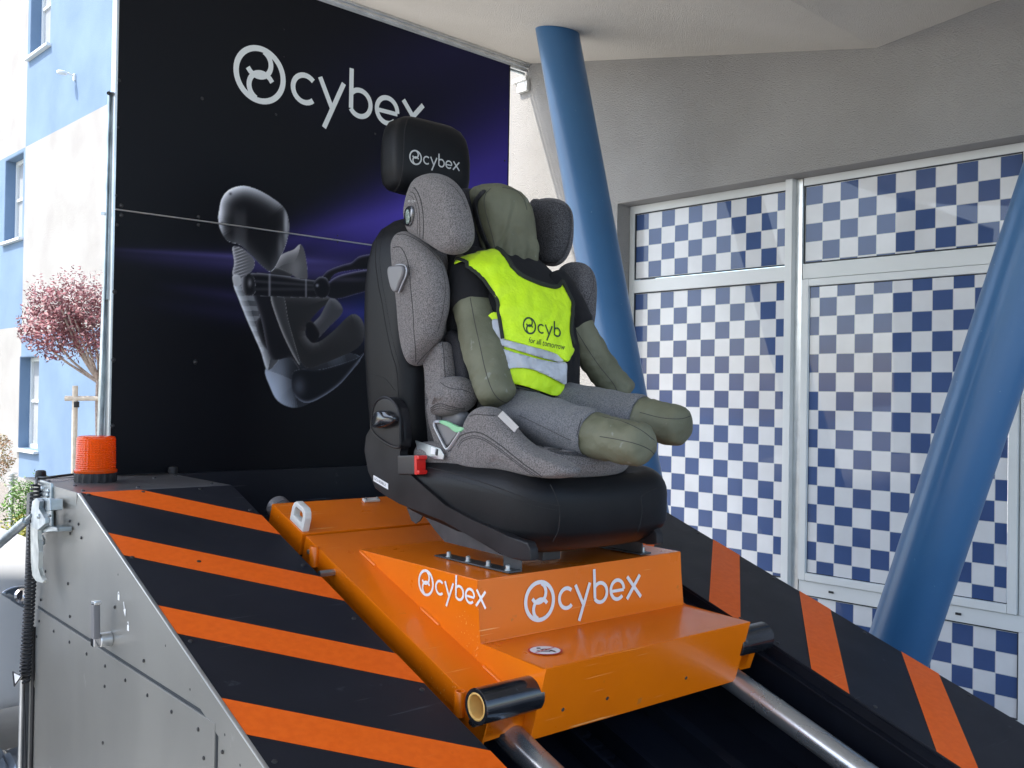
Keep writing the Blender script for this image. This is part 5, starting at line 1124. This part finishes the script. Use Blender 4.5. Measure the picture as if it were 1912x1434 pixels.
seam(hdb, [(916, 352), (907, 362), (904, 378), (908, 400), (915, 425), (921, 448), (926, 472)], hd, 'hseam', .0010, 'seam'); seam(hdb, [(938, 350), (950, 352), (966, 358), (978, 372), (984, 392)], hd, 'hseam', .0009, 'seam')
# arms and legs: stuffed tubes with a seam, closed round
def limb(name, pts, rad, m_, par, wob=.0035, n=28, k=16, flat=1.):
    c = curve_pts([Vector(p) for p in pts], k); rr = np.interp(np.linspace(0, 1, len(c)), np.linspace(0, 1, len(rad)), rad)
    o = MB().tube(c, list(rr), n * 3, round_=True, wob=wob, flat=flat, rl_=.62, rp_=.55); ax = (Vector(pts[-1]) - Vector(pts[0])).normalized()
    if m_ == 'olive':
        for i_, v in enumerate(o.v):
            ci = min(c, key=lambda q: (q - v).length_squared); d_ = (v - ci); 
            if d_.length > 1e-4: o.v[i_] = v + d_.normalized() * (noise.noise(Vector((v.dot(ax) * 75, d_.normalized().x * 2.2, d_.normalized().z * 2.2))) * .0022 + noise.noise(v * 45) * .0013)
    return o.build(name, m_, par, ang=80)
aL = limb('arm', [P(878, 500, X=1.612), P(884, 560, X=1.592), P(895, 620, X=1.578), P(910, 680, X=1.572), P(926, 732, X=1.572)], [.050, .056, .056, .055, .050], 'olive', dm)
aR = limb('arm', [P(1048, 560, X=1.872), P(1078, 612, X=1.90), P(1105, 660, X=1.935), P(1134, 702, X=1.975), P(1158, 728, X=2.00)], [.046, .047, .047, .046, .043], 'olive', dm)
ab = bvh(aL); seam(ab, [(878, 556), (886, 600), (896, 645), (906, 690), (916, 722), (928, 742), (944, 752), (956, 750)], aL, 'hseam', .0010, 'seam')
ab2 = bvh(aR); seam(ab2, [(1066, 600), (1090, 640), (1118, 682), (1145, 716), (1156, 740)], aR, 'hseam', .0010, 'seam')
s1 = limb('sleeve', [P(884, 492, X=1.628), P(880, 520, X=1.605), P(884, 562, X=1.592)], [.052, .061, .062], 'shirt', dm, wob=.003); s2 = limb('sleeve', [P(1035, 530, X=1.855), P(1055, 565, X=1.875), P(1072, 600, X=1.893)], [.048, .053, .053], 'shirt', dm, wob=.003)
def tubeopen(name, pts, rad, m_, par):
    return None
lL = limb('leg', [P(945, 762, X=1.66), P(1000, 785, X=1.655), P(1060, 800, X=1.65), P(1120, 815, X=1.652), P(1190, 830, X=1.655)], [.062, .061, .057, .054, .050], 'olive', dm, n=36)
lR = limb('leg', [P(1010, 748, X=1.80), P(1080, 762, X=1.81), P(1150, 775, X=1.82), P(1210, 783, X=1.835), P(1262, 795, X=1.845)], [.058, .057, .055, .052, .050], 'olive', dm, n=36)
def legging(pts, rad, par):
    c = curve_pts([Vector(p) for p in pts], 7); rr = np.interp(np.linspace(0, 1, len(c)), np.linspace(0, 1, len(rad)), rad)
    rr = [r_ + .0016 * noise.noise(p * 30) for r_, p in zip(rr, c)]
    return MB().tube(c, rr, 36, cap=True, wob=.005).build('legging', 'legging', par, ang=70)
g1 = legging([P(925, 752, X=1.66), P(960, 770, X=1.658), P(1000, 785, X=1.655), P(1060, 800, X=1.65), P(1098, 809, X=1.651), P(1108, 812, X=1.652)], [.060, .072, .069, .064, .0600, .0585], dm)
g2 = legging([P(960, 742, X=1.79), P(1010, 750, X=1.80), P(1080, 762, X=1.81), P(1150, 774, X=1.82), P(1186, 779, X=1.829), P(1196, 781, X=1.832)], [.060, .066, .063, .0605, .0585, .057], dm)
gb = bvh(g1); seam(gb, [(1092, 770), (1083, 790), (1078, 815), (1082, 842)], g1, 'hseam', .0011, 'seam'); seam(gb, [(1098, 771), (1089, 791), (1084, 816), (1088, 845)], g1, 'hseam', .0008, 'seam')
seam(gb, [(970, 776), (1010, 795), (1050, 815), (1080, 828)], g1, 'hseam', .0008, 'seam')
for p_, q_, r_ in ((P(1098, 809, X=1.651), P(1110, 812.5, X=1.652), .0605), (P(1184, 778.6, X=1.8285), P(1197, 781.2, X=1.8325), .0592)):
    MB().tube([p_, p_.lerp(q_, .25), p_.lerp(q_, .8), q_], [r_ - .002, r_, r_ - .0005, r_ - .004], 40, cap=False).build('cuff', 'legging', dm)
gb2 = bvh(g2); seam(gb2, [(1196, 748), (1190, 760), (1184, 775)], g2, 'hseam', .0009, 'seam')
mb = MB(); rgp = [superell((1.735, 1.985, z), UX, UY, a, b, 2.8, 60) for z, a, b in ((1.372, .10, .08), (1.385, .125, .10), (1.43, .135, .11), (1.475, .134, .106), (1.50, .128, .098))]
mb.rings(rgp).build('hips', 'legging', dm, ang=70)
lb_ = bvh(lL); seam(lb_, [(1120, 815), (1150, 820), (1185, 828), (1210, 838), (1224, 850)], lL, 'hseam', .0009, 'seam'); seam(lb_, [(1125, 778), (1160, 786), (1195, 802), (1222, 822)], lL, 'hseam', .0009, 'seam')
lb2 = bvh(lR); seam(lb2, [(1195, 770), (1235, 780), (1270, 782), (1292, 776)], lR, 'hseam', .0009, 'seam')

# hi-vis vest draped on the torso
vest = thing('hi_vis_vest', (1.735, 2.0, 1.45), 'fluorescent yellow vest with dark binding, reflective bands and cybex print on the dummy', 'vest')
form = [superell((1.748, cy, z), UX, UY, a, b, 2.6, 96) for z, a, b, cy in ((1.40, .12, .085, 1.99), (1.43, .14, .095, 1.985), (1.49, .155, .106, 1.985), (1.56, .162, .108, 1.99), (1.64, .170, .106, 2.0), (1.72, .180, .104, 2.015), (1.78, .193, .098, 2.035), (1.83, .192, .088, 2.050), (1.862, .165, .074, 2.062), (1.885, .11, .060, 2.075), (1.90, .07, .05, 2.085), (1.93, .06, .045, 2.09))]
_fv = [p for q in form for p in q]; tb2 = BVHTree.FromPolygons(_fv, [[i * 96 + j, i * 96 + (j + 1) % 96, (i + 1) * 96 + (j + 1) % 96, (i + 1) * 96 + j] for i in range(len(form) - 1) for j in range(96)])
vp_ = [(856, 500), (862, 491), (880, 484), (905, 478), (925, 475), (936, 484), (948, 502), (962, 517), (980, 527), (1003, 535), (1022, 541), (1034, 540), (1041, 531), (1046, 540), (1053, 556), (1060, 572), (1058, 600), (1057, 625), (1060, 648), (1064, 655), (1058, 668), (1052, 677), (1042, 672), (1030, 662), (1006, 654), (975, 645), (950, 637), (940, 633), (937, 620), (934, 600), (930, 580), (926, 562), (915, 545), (900, 525), (885, 508), (870, 496)]
under = [(918, 585), (950, 590), (1000, 600), (1040, 620), (1052, 640), (1052, 690), (1050, 725), (1040, 738), (1028, 738), (1005, 730), (975, 720), (950, 715), (930, 712), (905, 715), (885, 712), (868, 705), (870, 690), (878, 660), (900, 620)]
drape('lower_panel', tb2, under, 'vest', vest, off=.006, step=6, wr=.010)
b1 = [(922, 598), (940, 604), (942, 633), (965, 641), (1000, 650), (1028, 660), (1046, 668), (1042, 678), (1030, 676), (1000, 668), (965, 656), (935, 645), (926, 640), (923, 620)]
drape('reflective_band', tb2, b1, 'reflect', vest, off=.0145, step=5, wr=.009)
b2 = [(928, 650), (960, 660), (1000, 672), (1030, 678), (1050, 679), (1051, 700), (1049, 718), (1035, 712), (1012, 700), (985, 690), (960, 688), (945, 690), (936, 680)]
drape('reflective_band', tb2, b2, 'reflect', vest, off=.0145, step=5, wr=.011)
fp = drape('front_panel', tb2, vp_, 'vest', vest, off=.0155, step=4, wr=.013, thick=.0025)
fpb = bvh(fp)
def trimline(pts, r_=.0068):
    c = curve_pts([Vector((x, y, 0)) for x, y in pts], 8); q = [hit(tb2, p.x, p.y, .020) for p in c]; q = [p for p in q if p is not None]
    if len(q) > 2: MB().tube(q, r_, 8, flat=.8).build('binding', 'vtrim', vest)
trimline([(925, 476), (936, 484), (948, 502), (962, 517), (980, 528), (1003, 537), (1022, 542), (1034, 541), (1041, 532)]); trimline([(862, 492), (872, 497), (886, 508), (900, 524), (915, 544), (926, 562), (930, 580), (934, 602), (937, 620), (939, 634)], .0048)
trimline([(1041, 531), (1048, 545), (1055, 560), (1060, 574), (1058, 600), (1057, 625), (1062, 645)])
trimline([(932, 716), (950, 720), (975, 726), (1000, 734)], .003)
vo = P(988, 608, X=1.70); vux = (P(1040, 623.0, X=1.78) - P(988, 608, X=1.70)); 
pv = lambda x, y: (lambda h: h)(hit(fpb, x, y, .0022))
def vest_map(p, l):
    x = 988 + p.x * 24.5; y = 608.5 + p.x * 5.2 - p.y * 32; h = hit(fpb, x, y, .0022 + l); return h
logo(vest_map, 'dark_print', vest, letters='cyb', raise_=.0001, lab='dark green emblem and letters')
words('for all tomorrow', lambda p, l: hit(fpb, 986 + p.x * 10.6, 640 + p.x * 2.2 - p.y * 16, .0024), 'dark_print', vest, shear=.25, narrow=.92, name='slogan')
#@@EXTRAS

# ================================================================== CAR, SHEET, LEFT EDGE
car = thing('parked_car', (-.9, 4.5, 0), 'silver grey hatchback parked behind the trailer, its nose and headlamp showing at the left edge', 'car')
# body: rings along the length (-X is the rear), nose at +X
def cring(x, y0, y1, zb, zs, zt, tum):
    # lower edge, side, shoulder, top; symmetrical
    ym = (y0 + y1) / 2; h = (y1 - y0) / 2
    return [Vector((x, ym + sy * yy, z)) for sy, L in ((-1, ((h * .90, zb), (h, zb + .10), (h * 1.0, (zb + zs) / 2), (h * .985, zs - .06), (h * .94, zs), (h * tum, zt - .03), (h * tum * .8, zt), (h * .3, zt + .01))), (1, ((h * .3, zt + .01), (h * tum * .8, zt), (h * tum, zt - .03), (h * .94, zs), (h * .985, zs - .06), (h, (zb + zs) / 2), (h, zb + .10), (h * .90, zb)))) for yy, z in L]
Y0, Y1 = 3.72, 5.42
prof = [(-3.1, .35, .88, .92, .60), (-3.05, .26, .92, 1.10, .62), (-2.7, .22, .93, 1.38, .70), (-2.0, .20, .94, 1.46, .74), (-1.1, .20, .94, 1.42, .74), (-.55, .20, .93, 1.20, .72), (-.15, .26, .93, 1.02, .82), (.3, .29, .91, .99, .84), (.7, .29, .88, .95, .84), (1.05, .30, .82, .89, .82), (1.28, .24, .70, .76, .80), (1.40, .30, .55, .60, .74)]
mb = MB(); rg = []
for i, (x, zb, zs, zt, tu_) in enumerate(prof):
    nar = max(0, x - .5) ** 2 * .22 + max(0, -2.6 - x) * .25
    rg.append(cring(x, Y0 + nar, Y1 - nar, zb, zs, zt, tu_))
cbd = mb.rings(rg).build('body', 'carpaint', car, ang=50); sb1 = cbd.modifiers.new('smooth', 'SUBSURF'); sb1.levels = 2; sb1.render_levels = 2
for nm, pl4 in (('side_window', ((-2.5, .97), (-2.45, 1.26), (-1.95, 1.34), (-1.4, 1.32), (-.9, 1.1), (-.7, .97))),):
    for yy, t_ in ((Y0 + .03, 1), (Y1 - .03, -1)):
        MB().prism([Vector((x, yy + t_ * (z - .95) * .55, z)) for x, z in pl4], (0, .012 * t_, 0)).build(nm, 'carglass', car, smooth=False)
for x in (.30, -2.35):
    for y, s_ in ((Y0 + .01, -1), (Y1 - .01, 1)):
        w_ = MB().lathe([(.12, -.02), (.29, -.02), (.315, .0), (.32, .04), (.32, .16), (.30, .19), (.1, .19)], (x, y + (0 if s_ < 0 else -.0), .32), (0, -s_, 0), 40).build('wheel', 'rubber', car)
        MB().lathe([(.001, -.005), (.05, -.01), (.06, .0), (.2, .01), (.215, -.018), (.225, -.018), (.225, .03), (.001, .03)], (x, y - 0 * s_, .32), (0, -s_, 0), 32).build('rim', 'alu', w_)
hl = MB().cushion([P(x, y, Y=3.69) for x, y in ((2, 1108), (14, 1099), (32, 1094), (60, 1094), (92, 1098), (92, 1140), (60, 1140), (38, 1133), (18, 1120))], (P(30, 1110, D=1.) - EYE) * -1, .05, .016, df=.01, n=80).build('headlamp', 'lampglass', car)
for x, y in ((42, 1112), (62, 1114)): MB().lathe([(.022, 0), (.026, .012), (.018, .02), (.001, .014)], P(x, y, Y=3.665), (P(30, 1110, D=1.) - EYE) * -1, 20).build('lamp_unit', 'chrome', hl)
# trees across the yard, outside the picture, that the glazing mirrors
for k, (x, y, h_) in enumerate(((-13.5, -1.0, 5.2), (-15.5, 3.2, 6.4), (-12.8, -6.0, 4.6))):
    b = Vector((x, y, 0)); t = thing('garden_tree', b, ('green leafy tree across the yard facing the glazed front', 'tallest green tree across the yard left of the trailer', 'low green tree across the yard behind the viewer')[k], 'tree')
    MB().tube([b, b + Vector((.1, .1, h_ * .35)), b + Vector((0, .2, h_ * .7))], [.16, .12, .05], 10).build('trunk', 'bark', t)
    mb = MB(); leaves(mb, (x, y, h_ * .64), (1.9, 1.9, h_ * .36), 3800, .11, rnd, power=.45); mb.build('crown', 'leaf_green', t, smooth=False, kind='stuff')
# crumpled plastic sheet on the paving
sh0 = P(8, 1400, D=3.45); sh = MB(); n1, n2 = 46, 46; v = []
for i in range(n1):
    for j in range(n2):
        x = sh0.x - .55 + 1.1 * i / (n1 - 1); y = sh0.y - .40 + .8 * j / (n2 - 1); e = min(i, j, n1 - 1 - i, n2 - 1 - j) / 10; q = Vector((x, y, 0))
        h = abs(noise.noise(q * 5)) * .22 + abs(noise.noise(q * 13 + UX * 3)) * .08 + abs(noise.noise(q * 27)) * .03; v.append(Vector((x + noise.noise(q * 7) * .05, y + noise.noise(q * 7 + UY * 4) * .05, .006 + min(1, e) * (h + .02))))
sh.add(v, [(i * n2 + j, (i + 1) * n2 + j, (i + 1) * n2 + j + 1, i * n2 + j + 1) for i in range(n1 - 1) for j in range(n2 - 1)])
so_ = sh.build('plastic_sheet', 'sheet', None, ang=25); tag(so_, 'crumpled translucent grey plastic sheet lying on the paving at the left edge', 'plastic sheet')
